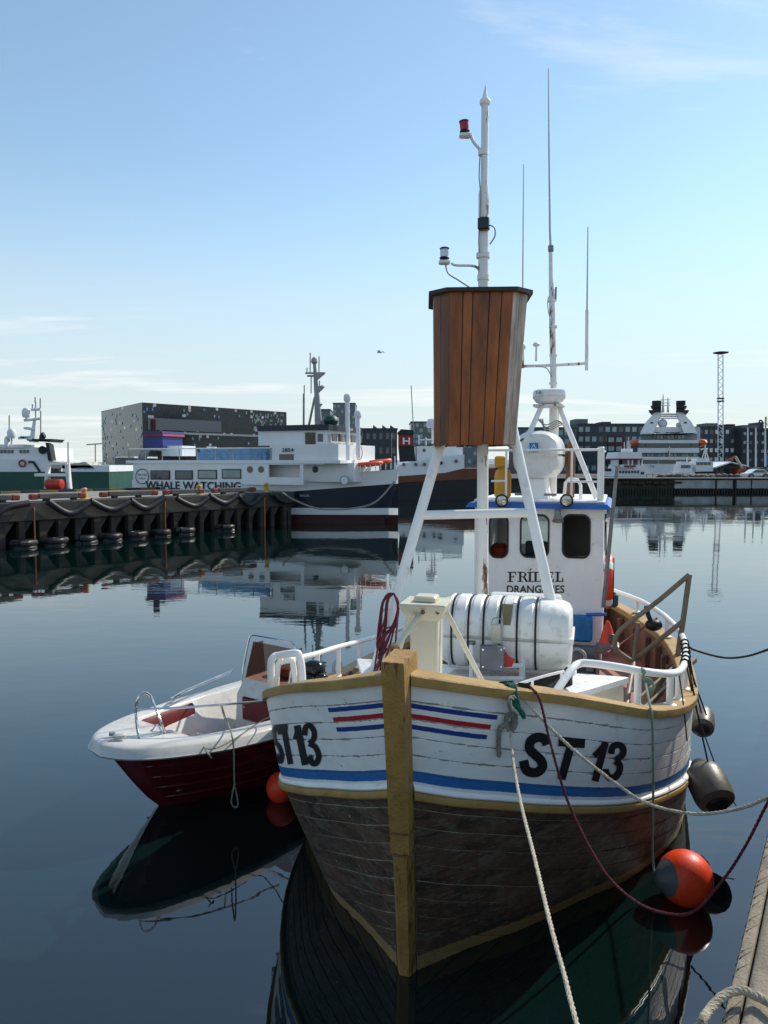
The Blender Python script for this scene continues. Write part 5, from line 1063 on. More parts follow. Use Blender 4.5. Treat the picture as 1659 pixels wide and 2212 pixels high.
# ================================================================== whale watching ship
SB = pz(832, 1130, 0); SH = Plane(SB, 180 - 22.0); SH.d = -SH.d; SH.n = Vector((-SH.d.y, SH.d.x, 0)); SH.ang += math.pi
ship = thing('passenger_ship', 'white and navy passenger ship behind the pier with a blue funnel', 'ship', SB)
BM = 5.4
def sbx(m, x0, y0, x1, y1, d0=0, d1=BM, ch=0):
    t0, t1, z0, z1 = SH.rect(x0, y0, x1, y1, d0); return m.box(SH.P((t0 + t1) / 2, (z0 + z1) / 2, (d0 + d1) / 2), (abs(t1 - t0), d1 - d0, z1 - z0), SH.ang, ch)
def shz(x, y): return SH.tz(x, y)
SH.P0 = Vector((SB.x, SB.y, 0)); T0 = SH.tz(860, 1015)[0]; SH.P0 = SH.P0 - SH.n * (BM / 2); TS = SH.tz(285, 1040)[0]; cd = BM / 2
def hsec(t, z):                                      # half beam at distance t from the bow tip
    q = max(0.0, (T0 + .0 - t)); fl = 1; return cd * min(1, (max(0, q - lerp(T0 + .1, 0, min(1, max(0, z) / 3.0))) / 8.5) ** .74) if q > 0 else 0
def shull(z0f, z1f, mat, name, off=0):
    m = MB()
    for sd in (1, -1):
        rows = []
        for i in range(33):
            t = lerp(T0, TS, (i / 32) ** 1.8); row = []
            for k in range(5):
                z = lerp(z0f(t), z1f(t), k / 4); row.append(SH.P(t - lerp(1.4, 0, min(1, z / 3.0)) * 0 , z, cd - sd * (hsec(t, z) + off)))
            rows.append(row)
        m.loft(rows, closed=False)
    return m.build(name, mat, ship)
ztop = lambda t: lerp(3.05, 2.35, min(1, (T0 - t) / 9)); zbl = lambda t: lerp(2.25, 1.45, min(1, (T0 - t) / 10))
shull(lambda t: -.4, lambda t: .48, fboot, 'boot_top'); shull(lambda t: .48, lambda t: .86, fwhite, 'white_stripe'); shull(lambda t: .86, zbl, navy, 'navy_hull'); shull(zbl, ztop, fwhite, 'white_bulwark')
MB().add([SH.P(lerp(T0 - .3, TS, i / 20), ztop(lerp(T0, TS, i / 20)) - .6, cd + s_ * hsec(lerp(T0 - .3, TS, i / 20), 2.4)) for i in range(21) for s_ in (-1, 1)], [(2 * i, 2 * i + 1, 2 * i + 3, 2 * i + 2) for i in range(20)]).build('main_deck', M('ship_deck', (.2, .2, .19), .8), ship)
sbx(MB(), 288, 1000, 520, 1062, .02, BM - .02).build('saloon', fwhite, ship)
sbx(MB(), 519, 1000, 765, 1040, .9, BM - .9).build('deckhouse', fwhite, ship)
# side screen with two big openings
for a in ((519, 1000, 580, 1047), (580, 1000, 648, 1004), (580, 1031, 648, 1047), (648, 1000, 655, 1047), (655, 1000, 700, 1003)): sbx(MB(), *a, -.0, .12).build('side_screen', fwhite, ship)
sbx(MB(), 272, 994, 735, 1001, -.05, BM + .05).build('upper_deck', fwhite, ship)
sbx(MB(), 583, 960, 731, 995, .15, BM - .15).build('bridge_deck', fwhite, ship)
sbx(MB(), 558, 929, 706, 962, .6, BM - .6).build('wheelhouse', fwhite, ship); sbx(MB(), 556, 918, 710, 930, .45, BM - .45).build('wheelhouse_roof', navy, ship)
for x0, y0, x1, y1 in ((325, 1016, 367, 1036), (378, 1016, 416, 1036), (427, 1015, 468, 1035), (479, 1013, 521, 1034)):
    f_ = sbx(MB(), x0, y0, x1, y1, -.02, .05).build('window_frame', fblack, ship); sbx(MB(), x0 + 2, y0 + 2, x1 - 2, y1 - 2, -.03, .04).build('window_pane', farglass2 if x0 > 420 else farglass, f_)
for x in (540, 564, 681): t_, z_ = SH.tz(x, 1014); MB().lathe([(.19, -.03), (.19, .02)], SH.px(x, 1014, 0 if x < 570 else .9), SH.n, 16).build('porthole', farglass, ship)
for x0, x1 in (): sbx(MB(), x0, 936, x1, 952, .57, .65).build('bridge_window', farglass, ship)
sbx(MB(), 686, 937, 697, 954, .57, .65).build('bridge_window', farglass, ship); sbx(MB(), 659, 934, 681, 962, .56, .65).build('door_frame', M('door_teak', (.12, .09, .06), .6), ship); sbx(MB(), 667, 940, 677, 962, .54, .6).build('wheelhouse_door', M('door_dark', (.10, .07, .03), .6), ship)
sbx(MB(), 603, 981, 634, 996, .12, .2).build('dark_window', farglass, ship)
# front of the bridge (faces the bow)
tf = SH.tz(706, 945)[0]
for k in range(5): MB().box(SH.P(tf, SH.tz(706, 944)[1], .95 + k * .84), (.06, .62, .42), SH.ang).build('bridge_window', farglass, ship)
# railing round the upper deck: glass panels, posts, top rail
zr0, zr1 = SH.tz(400, 994)[1], SH.tz(400, 969)[1]
tA, tB = SH.tz(276, 980)[0], SH.tz(583, 980)[0]
MB().tube([SH.P(tA, zr1, .1), SH.P(tB, zr1, .1)], .035, 6).build('deck_rail', fwhite, ship); MB().tube([SH.P(tA, zr1, .1), SH.P(tA, zr1, BM - .1)], .035, 6).build('deck_rail', fwhite, ship)
for k in range(9):
    a = lerp(tA, tB, k / 8); MB().tube([SH.P(a, zr0, .1), SH.P(a, zr1, .1)], .03, 6).build('rail_post', M('rail_post_grey', (.25, .25, .24), .5), ship)
    if k < 8: MB().box(SH.P(lerp(tA, tB, (k + .5) / 8), (zr0 + zr1) / 2, .12), ((tB - tA) / 8 - .1, .015, zr1 - zr0 - .12), SH.ang).build('glass_panel', clearpane, ship)
for r_ in range(3):                                  # rows of blue seats
    for k in range(20):
        a = SH.tz(410 + k * 7.5, 980)[0]; sm = MB().box(SH.P(a, zr0 + .42, 1.0 + r_ * 1.2), (.26, .4, .08), SH.ang); sm.box(SH.P(a, zr0 + .58, 1.2 + r_ * 1.2), (.26, .06, .30), SH.ang, .02); sm.box(SH.P(a, zr0 + .2, 1.0 + r_ * 1.2), (.3, .3, .4), SH.ang)
        sm.build('deck_seat', seatblue, ship)
# funnel
def spoly(pts, d0, d1): return MB().prism([SH.px(x, y, d0) for x, y in pts], SH.n * (d1 - d0))
spoly(((312, 970), (353, 970), (350, 941), (311, 941)), 1.6, 3.6).build('funnel', M('funnel_blue', (.012, .03, .17), .4), ship); spoly(((310, 941.5), (352, 941.5), (351, 937), (305, 937)), 1.5, 3.7).build('funnel_red_band', fred, ship); spoly(((305, 936.5), (351, 936.5), (350, 931), (310, 931)), 1.5, 3.7).build('funnel_top', MT['funnel_blue'], ship)
for x in (328, 334): MB().tube([SH.px(x, 932, 2.4), SH.px(x, 906, 2.4)], .12, 8).build('exhaust_pipe', fboot, ship)
sbx(MB(), 350, 963, 393, 985, 2.0, 3.4).build('vent_housing', fwhite, ship); spoly(((292, 1000), (296, 1000), (309, 972), (305, 972)), .5, 1.2).build('deck_ladder', MT['rail_post_grey'], ship)
# mast cluster on the wheelhouse
mg = M('mast_grey', (.30, .31, .30), .5); md_ = 2.6
MB().tube([SH.px(688, 920, md_), SH.px(685, 860, md_), SH.px(679, 782, md_)], [.22, .16, .09], 10).build('signal_mast', mg, ship); MB().tube([SH.px(667, 920, md_ + .3), SH.px(680, 858, md_ + .1)], .07, 8).build('mast_stay', mg, ship)
for (x0, y0), (x1, y1) in (((660, 806), (702, 806)), ((680, 838), (698, 834)), ((683, 872), (692, 876)), ((664, 812), (682, 812))): MB().tube([SH.px(x0, y0, md_), SH.px(x1, y1, md_)], .06, 6).build('mast_spreader', mg, ship)
for pts in (((681, 822), (700, 806), (681, 806)), ((684, 850), (699, 835), (684, 835)), ((686, 884), (694, 872), (686, 872))): spoly(pts, md_ - .1, md_ + .1).build('mast_bracket', mg, ship)
for x, y0, y1 in ((670, 808, 762), (689, 806, 770), (663, 808, 794), (657, 918, 832), (690, 834, 822), (655, 918, 850), (672, 850, 812)): MB().tube([SH.px(x, y0, md_), SH.px(x + .3, y1, md_)], .035, 6).build('whip_aerial', mg, ship)
MB().lathe([(.12, 0), (.2, .1), (.16, .3), (.05, .4)], SH.px(679, 786, md_), n=12).build('mast_lamp', mg, ship)
for x, y, yb, r in ((750, 860, 985, .20), (773, 896, 990, .20)):
    c = SH.px(x, y, 2.0); MB().tube([SH.px(x + 1, yb, 2.0), c], .12, 10).build('radome_post', fwhite, ship); MB().lathe([(r * .75, -.20), (r, -.12), (r, .10), (r * .8, .20), (r * .4, .25), (.01, .27)], c, n=20).build('radome', fwhite, ship)
sbx(MB(), 688, 900, 713, 919, 3.4, 4.6).build('vent_trunk', mg, ship); MB().sphere(SH.px(715, 909, 3.0), .45, 12, (1, 1, .8)).build('green_fan_cover', fgreen, ship)
MB().lathe([(.3, 0), (.3, .08)], SH.px(457, 968, 2.0), n=10).build('small_radome', fwhite, ship)
for k, (x0, x1, y) in enumerate(((775, 823, 1002), (800, 842, 997))):
    q = thing('rescue_raft_boat', ('orange inflatable rescue boat on the foredeck of the passenger ship', 'second orange inflatable behind the first on the ship foredeck')[k], 'inflatable', SH.px((x0 + x1) / 2, y + 4, 1.6 + k)); P = cr([SH.px(x0, y + 2, 1.4 + k), SH.px((x0 + x1) / 2, y + 1, 1.3 + k), SH.px(x1, y - 2, 1.9 + k), SH.px((x0 + x1) / 2, y, 2.4 + k), SH.px(x0, y + 2, 2.3 + k)], 5)
    MB().tube(P, .13, 10).build('tube', M('inflatable_orange', (.70, .10, .03), .5), q); MB().loft([[SH.px(x0 + 3, y + 3, d) for d in (1.4 + k, 2.3 + k)], [SH.px(x1 - 4, y + 1, d) for d in (1.6 + k, 2.2 + k)]], closed=False).build('floor', fblack, q)
for x in range(778, 856, 11): MB().tube([SH.px(x, 1012 + (856 - x) * .09, .3 + (856 - x) * .002), SH.px(x, 1000 + (856 - x) * .09, .3)], .025, 5).build('bow_rail_post', fwhite, ship)
t_, z_ = SH.tz(735, 1038); MB().lathe([(.27, -.02), (.27, .03)], SH.P(t_, z_, .55), -SH.n, 24).build('crest_plate', mg, ship); MB().lathe([(.21, .031), (.21, .034)], SH.P(t_, z_, .55), -SH.n, 24).build('crest_face', fwhite, ship)
for x, y, rx, ry in ((307, 1029, 14, 16),):
    P = [SH.px(x + rx * math.cos(R(a)), y + ry * math.sin(R(a)), -.04 if x < 500 else .10) for a in range(0, 360, 12)]; MB().tube(P, .022, 5, closed=True).build('logo_ring', fblack, ship)
tfb = SH.tz(731, 977)[0]; zfb = SH.tz(731, 977)[1]
MB().tube([SH.P(tfb + .03, zfb + .40 * math.sin(R(a)), 2.7 + .42 * math.cos(R(a))) for a in range(0, 360, 12)], .02, 5, closed=True).build('logo_ring', fblack, ship)
xd = SH.d
def stext(nm, body, x0, y0, x1, y1, mat, dep=-.06, bold=.0, sh=0):
    a, b, c = SH.px(x0, y1, dep), SH.px(x1, y1, dep), SH.px(x0, y0, dep); return text(nm, body, ship, mat, a, xd, (0, 0, 1), (c - a).length, abs((b - a).dot(xd)), bold, sh)
stext('lettering', 'WHALE WATCHING', 314, 1039, 520, 1056, fblack, bold=.02); stext('registration_number', '2854', 609, 968, 634, 976, fblack, .08, .02); stext('ship_name', 'SAILOR', 648, 1068, 668, 1073, M('letter_grey', (.4, .4, .42), .5), -.9)
stext('logo_lettering', 'SEA TRIPS', 298, 1023, 317, 1028, fblack, -.05); stext('logo_lettering', 'Reykjavik', 300, 1031, 314, 1036, fblack, -.05); text('name_board_lettering', 'SAILOR', ship, fwhite, SH.P(SH.tz(710, 924)[0] + .03, SH.tz(710, 926)[1], 2.3), SH.n, (0, 0, 1), .14, .8)
m_ = MB().tube(cr([SH.px(852, 1040, -.1), SH.px(800, 1090, -1.2), SH.px(700, 1100, -1.8), SH.px(640, 1082, -2.0), SH.px(610, 1064, -3)], 8), .05, 6); tag(m_.build('ship_mooring_line', ropeo, origin=SH.px(852, 1040, -.1)), 'grey mooring line sagging from the ship bow to the pier end', 'rope')
# ================================================================== green ship, far left
GY = 74.0; gs = thing('trawler', 'green hulled white trawler at the left edge behind the pier', 'ship', at(60, GY, 0))
fb(MB(), -120, 1019, 235, 1085, GY, 8).build('hull', fgreen, gs); fb(MB(), 135, 1005, 236, 1019, GY, 8).build('bulwark', fwhite, gs); fb(MB(), -120, 992, 106, 1019, GY + .1, 8).build('lower_house', fwhite, gs); fb(MB(), -120, 966, 104, 993, GY + .6, 6).build('upper_house', fwhite, gs); fb(MB(), -100, 960, 52, 967, GY + .4, 6).build('bridge_roof', fwhite, gs)
for x0, x1 in ((-20, -14), (-10, -4), (0, 6), (8, 14), (16, 22), (24, 29), (42, 48), (50, 55), (57, 62)): fb(MB(), x0, 972, x1, 979, GY + .55, .1).build('window', farglass, gs)
MB().prism([pt(98, 956, GY), pt(106, 960, GY), pt(112, 995, GY), pt(104, 995, GY)], (0, 1, 0)).build('funnel', fblack, gs); MB().prism([pt(58, 948, GY), pt(112, 948, GY), pt(106, 955, GY), pt(58, 952, GY)], (0, 3, 0)).build('monkey_island', fblack, gs)
MB().tube(cr([pt(91, 950, GY), pt(92, 942, GY), pt(96, 939, GY)], 4), .3, 8).build('exhaust_pipe', fblack, gs); MB().prism([pt(62, 955, GY), pt(74, 955, GY), pt(78, 905, GY), pt(72, 905, GY)], (0, 1, 0)).build('mast', fwhite, gs)
for (x0, y0), (x1, y1) in (((52, 908), (88, 904)), ((52, 924), (74, 928)), ((44, 944), (70, 948)), ((68, 885), (88, 884)), ((40, 946), (66, 944))): MB().tube([pt(x0, y0, GY), pt(x1, y1, GY)], .14, 6).build('mast_spreader', fwhite, gs)
for x, y0, y1 in ((77, 906, 868), (87, 886, 860), (70, 886, 873), (76, 870, 858), (88, 945, 888), (20, 955, 897), (147, 1000, 955)): MB().tube([pt(x, y0, GY), pt(x, y1, GY)], .06, 5).build('aerial', mg, gs)
for x, y, r, yb in ((57, 893, .40, 908), (25, 938, .40, 962), (14, 955, .2, 966)): MB().lathe([(r * .8, -.4), (r * 1.0, -.2), (r, .25), (r * .6, .5), (.01, .56)], pt(x, y, GY), n=16).build('radome', fwhite, gs); MB().tube([pt(x, y + 6, GY), pt(x, yb, GY)], .1, 6).build('radome_post', fwhite, gs)
MB().lathe([(.4, 0), (.4, .05)], pt(92, 972, GY + .5), (0, -1, 0), 16).build('crest', fblack, gs); MB().tube([pt(62, 998, GY), pt(72, 998, GY), pt(86, 1019, GY)], .12, 6).build('stair_rail', fblack, gs); MB().tube([pt(48, 1001, GY - .1) + Vector((.3 * math.cos(R(a)), 0, .3 * math.sin(R(a)))) for a in range(0, 360, 30)], .08, 6, closed=True).build('lifebuoy', fred, gs)
for x in range(110, 236, 13): MB().tube([pt(x, 1006, GY + .2), pt(x, 998, GY + .2)], .05, 4).build('rail_post', fwhite, gs)
text('ship_lettering', 'REYKJAVIK', gs, M('letter_blue', (.1, .25, .35), .5), pt(167, 1016, GY - .02), (1, 0, 0), (0, 0, 1), .3, 1.6)
MB().prism([pt(108, 996, GY), pt(150, 1002, GY), pt(185, 998, GY), pt(205, 1012, GY), pt(108, 1012, GY)], (0, 3, 0)).build('net_deck', M('net_deck_buff', (.45, .42, .33), .6), gs)
# ================================================================== red funnel ship behind the bow of the passenger ship
HY = 70.0; hs_ = thing('whaling_ship', 'black and red hulled white ship with a black funnel lettered H', 'ship', at(930, HY, 0))
MB().prism([pt(838, 1092, HY), pt(1070, 1092, HY), pt(1070, 1034, HY), pt(920, 1040, HY), pt(855, 1044, HY)], (0, 8, 0)).build('hull', fblack, hs_); MB().prism([pt(850, 1043.5, HY - .05), pt(920, 1039.5, HY - .05), pt(1070, 1033.5, HY - .05), pt(1070, 1012, HY - .05), pt(1003, 1012, HY - .05), pt(960, 1022, HY - .05), pt(856, 1030, HY - .05)], (0, 7, 0)).build('hull_red_band', frust, hs_)
MB().prism([pt(853, 1029.5, HY - .08), pt(960, 1021.5, HY - .08), pt(1003, 1011.5, HY - .08), pt(1003, 982, HY - .08), pt(930, 990, HY - .08), pt(880, 1000, HY - .08), pt(853, 1008, HY - .08)], (0, 7, 0)).build('white_bulwark', fwhite, hs_); fb(MB(), 900, 964, 1000, 996, HY + 1, 5).build('superstructure', fwhite, hs_)
fb(MB(), 958, 955, 1000, 966, HY + 1.5, 4).build('bridge', fwhite, hs_)
def fpoly(pts, D, dep): return MB().prism([pt(x, y, D) for x, y in pts], (0, dep, 0))
fpoly(((864, 998), (898, 996), (894, 963), (861, 964)), HY + 1, 2).build('funnel', fblack, hs_); fpoly(((861, 963.6), (894, 962.6), (893, 941), (861, 940)), HY + .9, 2.2).build('funnel_red_band', fred, hs_); fpoly(((861, 939.6), (893, 940.6), (894, 929), (866, 927), (859, 934)), HY + 1, 2).build('funnel_top', fblack, hs_)
text('funnel_letter', 'H', hs_, fwhite, pt(870, 960, HY + .85), (1, 0, 0), (0, 0, 1), pt(870, 945, HY).z - pt(870, 960, HY).z, pt(886, 945, HY).x - pt(870, 945, HY).x, bold=.03)
for x, y in ((872, 1003), (898, 1003), (917, 1003), (938, 1003), (953, 1000), (916, 973), (950, 1000), (985, 996)): MB().lathe([(.16, 0), (.16, .1)], pt(x, y, HY - .2), (0, -1, 0), 10).build('porthole', farglass, hs_)
for (x0, y0), (x1, y1) in (((905, 960), (905, 940)), ((920, 962), (920, 945)), ((940, 962), (940, 930)), ((905, 950), (960, 950)), ((853, 1010), (853, 985)), ((870, 1022), (874, 1035)), ((890, 1030), (898, 1030))): MB().tube([pt(x0, y0, HY + .5), pt(x1, y1, HY + .5)], .08, 5).build('rail', fwhite, hs_)
MB().tube([pt(846, 1012, HY + 2), pt(846, 935, HY + 2)], .06, 5).build('aerial', mg, hs_); MB().tube([pt(893, 925, 150), pt(888, 833, 150)], .1, 5).build('tall_aerial', mg, hs_)
MB().lathe([(.5, -.4), (.6, 0), (.4, .4), (.01, .55)], pt(934, 915, HY + 2), n=14).build('radome', fwhite, hs_); MB().tube([pt(934, 925, HY + 2), pt(934, 958, HY + 2)], .1, 6).build('radome_post', fwhite, hs_)
# ================================================================== glass concert hall
def faceuv(name, quad, mat, parent, wu):
    me = bpy.data.meshes.new(name); o = BASE[parent.name]; me.from_pydata([tuple(Vector(p) - o) for p in quad], [], [(0, 1, 2, 3)]); ul = me.uv_layers.new(name='UVMap')
    for i, uv in enumerate(((0, 0), (wu, 0), (wu, 1), (0, 1))): ul.data[i].uv = uv
    me.materials.append(mat); me.update(); ob = bpy.data.objects.new(name, me); COL.objects.link(ob); ob.parent = parent; BASE[ob.name] = o; return ob
def facade(name, c1, c2, cols, rows, glint):
    m = bpy.data.materials.new(name); m.use_nodes = True; n, l = m.node_tree.nodes, m.node_tree.links; b = n['Principled BSDF']
    uv = n.new('ShaderNodeUVMap'); uv.uv_map = 'UVMap'; br = n.new('ShaderNodeTexBrick'); l.new(uv.outputs[0], br.inputs['Vector'])
    br.inputs['Scale'].default_value = 1; br.inputs['Brick Width'].default_value = 1 / cols; br.inputs['Row Height'].default_value = 1 / rows; br.inputs['Mortar Size'].default_value = .12 / rows; br.inputs['Color1'].default_value = (*c1, 1); br.inputs['Color2'].default_value = (*c2, 1); br.inputs['Mortar'].default_value = (.02, .022, .025, 1); br.inputs['Bias'].default_value = -.2
    wn_ = n.new('ShaderNodeTexWhiteNoise'); wn_.noise_dimensions = '2D'; sn_ = n.new('ShaderNodeVectorMath'); sn_.operation = 'SNAP'; l.new(uv.outputs[0], sn_.inputs[0]); sn_.inputs[1].default_value = (1 / cols, 1 / rows, 1); l.new(sn_.outputs[0], wn_.inputs[0])
    gt_ = n.new('ShaderNodeMath'); gt_.operation = 'GREATER_THAN'; gt_.inputs[1].default_value = 1 - glint; l.new(wn_.outputs['Value'], gt_.inputs[0])
    hs = n.new('ShaderNodeMix'); hs.data_type = 'RGBA'; l.new(gt_.outputs[0], hs.inputs['Factor']); l.new(br.outputs[0], hs.inputs[6]); tn = n.new('ShaderNodeMix'); tn.data_type = 'RGBA'; tn.inputs['Factor'].default_value = .7; l.new(wn_.outputs['Color'], tn.inputs[6]); tn.inputs[7].default_value = (.25, .36, .42, 1); l.new(tn.outputs[2], hs.inputs[7])
    l.new(hs.outputs[2], b.inputs['Base Color']); b.inputs['Roughness'].default_value = .18; b.inputs['Metallic'].default_value = .3
    return m
hc, hl_, hr_ = pt(310, 1030, 430), pt(222, 1030, 500), pt(620, 1030, 512); zt_ = pt(310, 870, 430).z
for p in (hc, hl_, hr_): p.z = 0
hb = hl_ + (hr_ - hc); hall = thing('concert_hall', 'large dark glass concert hall with a honeycomb facade behind the passenger ship', 'building', hc)
zl, zr_ = pt(222, 889, 500).z, pt(620, 891, 512).z
Z_ = lambda p, z: Vector((p.x, p.y, z))
faceuv('left_facade', [hl_, hc, Z_(hc, zt_), Z_(hl_, zl)], facade('honeycomb_facade', (.03, .052, .08), (.07, .11, .16), 26, 22, .025), hall, 1.0)
faceuv('right_facade', [hc, hr_, Z_(hr_, zr_), Z_(hc, zt_)], facade('dark_glass_facade', (.012, .020, .030), (.035, .055, .07), 60, 22, .05), hall, 1.0)
MB().add([Z_(hc, zt_ + .2), Z_(hr_, zr_ + .2), Z_(hb, zr_ + .2), Z_(hl_, zl + .2), hl_, hb, hr_], [(0, 1, 2, 3), (3, 2, 5, 4), (1, 6, 5, 2)]).build('roof', bldg, hall)
def fquad(A_, B_, za, zb2, u0, u1, v0, v1, off, mat, name):       # panel on a facade, set proud of it
    a, b = A_.lerp(B_, u0), A_.lerp(B_, u1); nn = Vector(((B_ - A_).y, -(B_ - A_).x, 0)).normalized() * off
    h0, h1 = lerp(za, zb2, u0), lerp(za, zb2, u1); P = [Z_(a, h0 * v0), Z_(b, h1 * v0), Z_(b, h1 * v1), Z_(a, h0 * v1)]
    MB().loft([[p for p in P], [p + nn for p in P]]).build(name, mat, hall, kind=None)
fquad(hc, hr_, zt_, zr_, .03, .50, .60, .78, .4, M('hall_recess_panel', (.10, .11, .125), .5), 'light_panel')
fquad(hc, hr_, zt_, zr_, .12, .98, .545, .575, .5, M('hall_band', (.30, .32, .33), .4), 'pale_band')
gm = [M('glint_blue', (.12, .22, .40), .25), M('glint_green', (.16, .28, .24), .25), M('glint_white', (.28, .34, .35), .25)]
for k in range(30):
    u, v = random.random() * .95, random.random() * .85 + .1; fquad(hl_, hc, zl, zt_, u, u + .03, v, v + .045, .25, random.choice(gm), 'glint_panel')
for k in range(30):
    u, v = random.random() * .97, random.choice((random.uniform(.8, .95), random.uniform(.25, .5))); fquad(hc, hr_, zt_, zr_, u, u + .009, v, v + .04, .25, random.choice(gm), 'glint_panel')
for k in range(60):
    u, v = random.uniform(.72, .98), random.uniform(.62, .93); fquad(hc, hr_, zt_, zr_, u, u + .008, v, v + .04, .25, gm[1 if random.random() < .7 else 2], 'glint_panel')
for k in range(30):
    u, v = random.random() * .10, random.random() * .8 + .05; fquad(hl_, hc, zl, zt_, u, u + .03, v, v + .04, .25, gm[1 if random.random() < .6 else 2], 'glint_panel')
# ------------------------------------------------------------------ other buildings
def block(name, label, x0, y0, x1, D, mat, dep, floors, cols, wm, wfrac=(.62, .55), y1=1034, parts=()):
    a, b = pt(x0, y1, D), pt(x1, y0, D); t = thing(name, label, 'building', ((a.x + b.x) / 2, D, 0)); z1 = b.z
    MB().box(((a.x + b.x) / 2, D + dep / 2, z1 / 2), (b.x - a.x, dep, z1), 0).build('wall', mat, t); MB().box(((a.x + b.x) / 2, D + dep / 2, z1 + .25), (b.x - a.x + .4, dep + .4, .5), 0).build('parapet', bldg, t)
    fh = z1 / floors; cw = (b.x - a.x) / max(1, cols)
    for i in range(floors):
        for j in range(cols):
            if random.random() < .06: continue
            w_ = wm if isinstance(wm, bpy.types.Material) else random.choice(wm)
            ubox('window', t, (a.x + cw * (j + .5), D - .02, fh * (i + .55)), (cw * wfrac[0], .12, fh * wfrac[1]), 0, w_)
    return t, a, b, z1
block('concrete_tower', 'plain grey concrete block right of the ship mast', 689, 886, 713, 330, bldg2, 20, 1, 0, farglass)
block('office_tower', 'tall blue grey tower with windows behind the ship mast', 720, 872, 767, 420, bldgt, 25, 12, 6, (farglass, farglass2), (.55, .5))
t_, a_, b_, z_ = block('dark_warehouse', 'dark building with saw tooth roof right of the passenger ship', 760, 928, 858, 260, bldg, 30, 3, 7, farglass, (.5, .4))
for x in (805, 825, 842): MB().prism([pt(x, 929, 262), pt(x + 16, 929, 262), pt(x + 1, 918, 262)], (0, 20, 0)).build('saw_tooth_roof', bldg, t_)
block('glass_office', 'pale green glass office behind the black funnel', 888, 913, 940, 300, M('green_glass', (.06, .12, .12), .2), 20, 9, 6, (farglass2, farglass2, farglass), (.8, .7))
block('low_grey_building', 'low grey building behind the white superstructure left of the mast', 940, 955, 1055, 250, bldg2, 20, 4, 10, (farglass, farglass2), (.6, .5))
block('apartment_block', 'blue grey apartment block with white edges behind the radar tripod', 1118, 926, 1246, 250, M('blue_grey_render', (.09, .11, .13), .6), 18, 5, 9, (farglass2, farglass2, farglass), (.68, .55))
t_, a_, b_, z_ = block('apartment_block', 'long slate apartment block left of the cruise ship', 1246, 918, 1392, 255, bldg, 18, 5, 10, (farglass2, farglass2, farglass), (.66, .52))
fb(MB(), 1311, 942, 1348, 1030, 254.6, .5).build('maroon_wall', bldgr, t_)
for i in range(4):
    for j in range(2): q = pt(1320 + j * 17, 950 + i * 19, 254.5); ubox('window', t_, (q.x, 254.4, q.z), (1.9, .2, 1.5), 0, farglass2)
for x0, y0, x1 in ((1243, 905, 1270), (1300, 911, 1320)): fb(MB(), x0, y0, x1, 919, 262, 8).build('penthouse', bldg2 if x0 < 1290 else bldg, t_)
t_, a_, b_, z_ = block('apartment_block', 'dark slate apartment block right of the cruise ship', 1506, 924, 1600, 250, bldg, 18, 5, 8, (farglass2, farglass, fwhite), (.55, .42))
t2, a_, b_, z_ = block('apartment_block', 'darkest apartment block at the right picture edge', 1600, 928, 1720, 245, M('near_black_cladding', (.028, .032, .038), .6), 18, 5, 9, (farglass, farglass2, farglass), (.42, .34))
for x0, y0, x1, m_ in ((1525, 914, 1550, bldg2), (1570, 916, 1588, bldgr), (1605, 918, 1640, bldg2), (1640, 912, 1650, bldg)): fb(MB(), x0, y0, x1, 929, 258, 8).build('roof_hut', m_, t_)
# church belfry and conifers on the skyline at right
bf = thing('belfry', 'small arched belfry on the skyline at the right', 'belfry', at(1643, 270, 10)); MB().tube(cr([pt(1640, 926, 270), pt(1640, 912, 270), pt(1643, 908, 270), pt(1647, 912, 270), pt(1647, 926, 270)], 4), .3, 6).build('arch', bldg, bf)
for k, (x, y, h) in enumerate(((1654, 900, 26), (1628, 918, 12), (1634, 921, 10))):
    tr_ = thing('conifer_tree', ('tallest dark conifer on the skyline at the right edge', 'small conifer on the skyline left of the belfry', 'smallest conifer on the skyline beside the belfry')[k], 'tree', pt(x, y + h, 268), 'conifers on the skyline'); top_ = pt(x, y, 268); bot = pt(x, y + h, 268); MB().tube([bot, top_], [.25, .05], 6).build('trunk', timber, tr_); lm = MB(); hh = top_.z - bot.z
    for q in range(260):
        f_ = random.random() ** .7; rr2 = (1 - f_) * hh * .30 * random.uniform(.3, 1); a = random.uniform(0, 6.28); c = bot + Vector((rr2 * math.cos(a), rr2 * math.sin(a), hh * (.12 + .88 * f_))); s_ = .35; u_ = Vector((random.uniform(-1, 1), random.uniform(-1, 1), random.uniform(-.6, .3))) * s_; v_ = Vector((random.uniform(-1, 1), random.uniform(-1, 1), random.uniform(-.6, .3))) * s_; lm.add([c, c + u_, c + v_], [(0, 1, 2)])
    lm.build('crown', leaf, tr_)
# ================================================================== far quay on the right
QY = pz(1500, 1064, 0).y; fq = thing('far_quay', 'dark far quay with pale concrete facing across the right side', 'quay', at(1400, QY, 0)); qx0, qx1 = at(1020, QY, 1).x, at(1760, QY, 1).x; FQZ = pt(1500, 1034, QY).z
MB().box(((qx0 + qx1) / 2, QY + 20, FQZ / 2 - .5), (qx1 - qx0, 39, FQZ + 1), 0).build('core', pconc, fq); MB().box(((qx0 + qx1) / 2, QY + .25, FQZ + .05), (qx1 - qx0, 1.2, .16), 0, .03).build('edge_beam', pdeck, fq)
for x0, x1 in ((1458, 1545), (1549, 1583), (1592, 1622), (1625, 1665), (1667, 1700)): fb(MB(), x0, 1037, x1, 1056, QY - .05, .45).build('concrete_panel', M('pale_panel', (.34, .34, .33), .8, var=.25, vs=.5, grime=.5), fq)
for x in range(1330, 1720, 6): fb(MB(), x, 1054, x + 3, 1075, QY - .12, .3).build('sheet_pile', pile, fq)
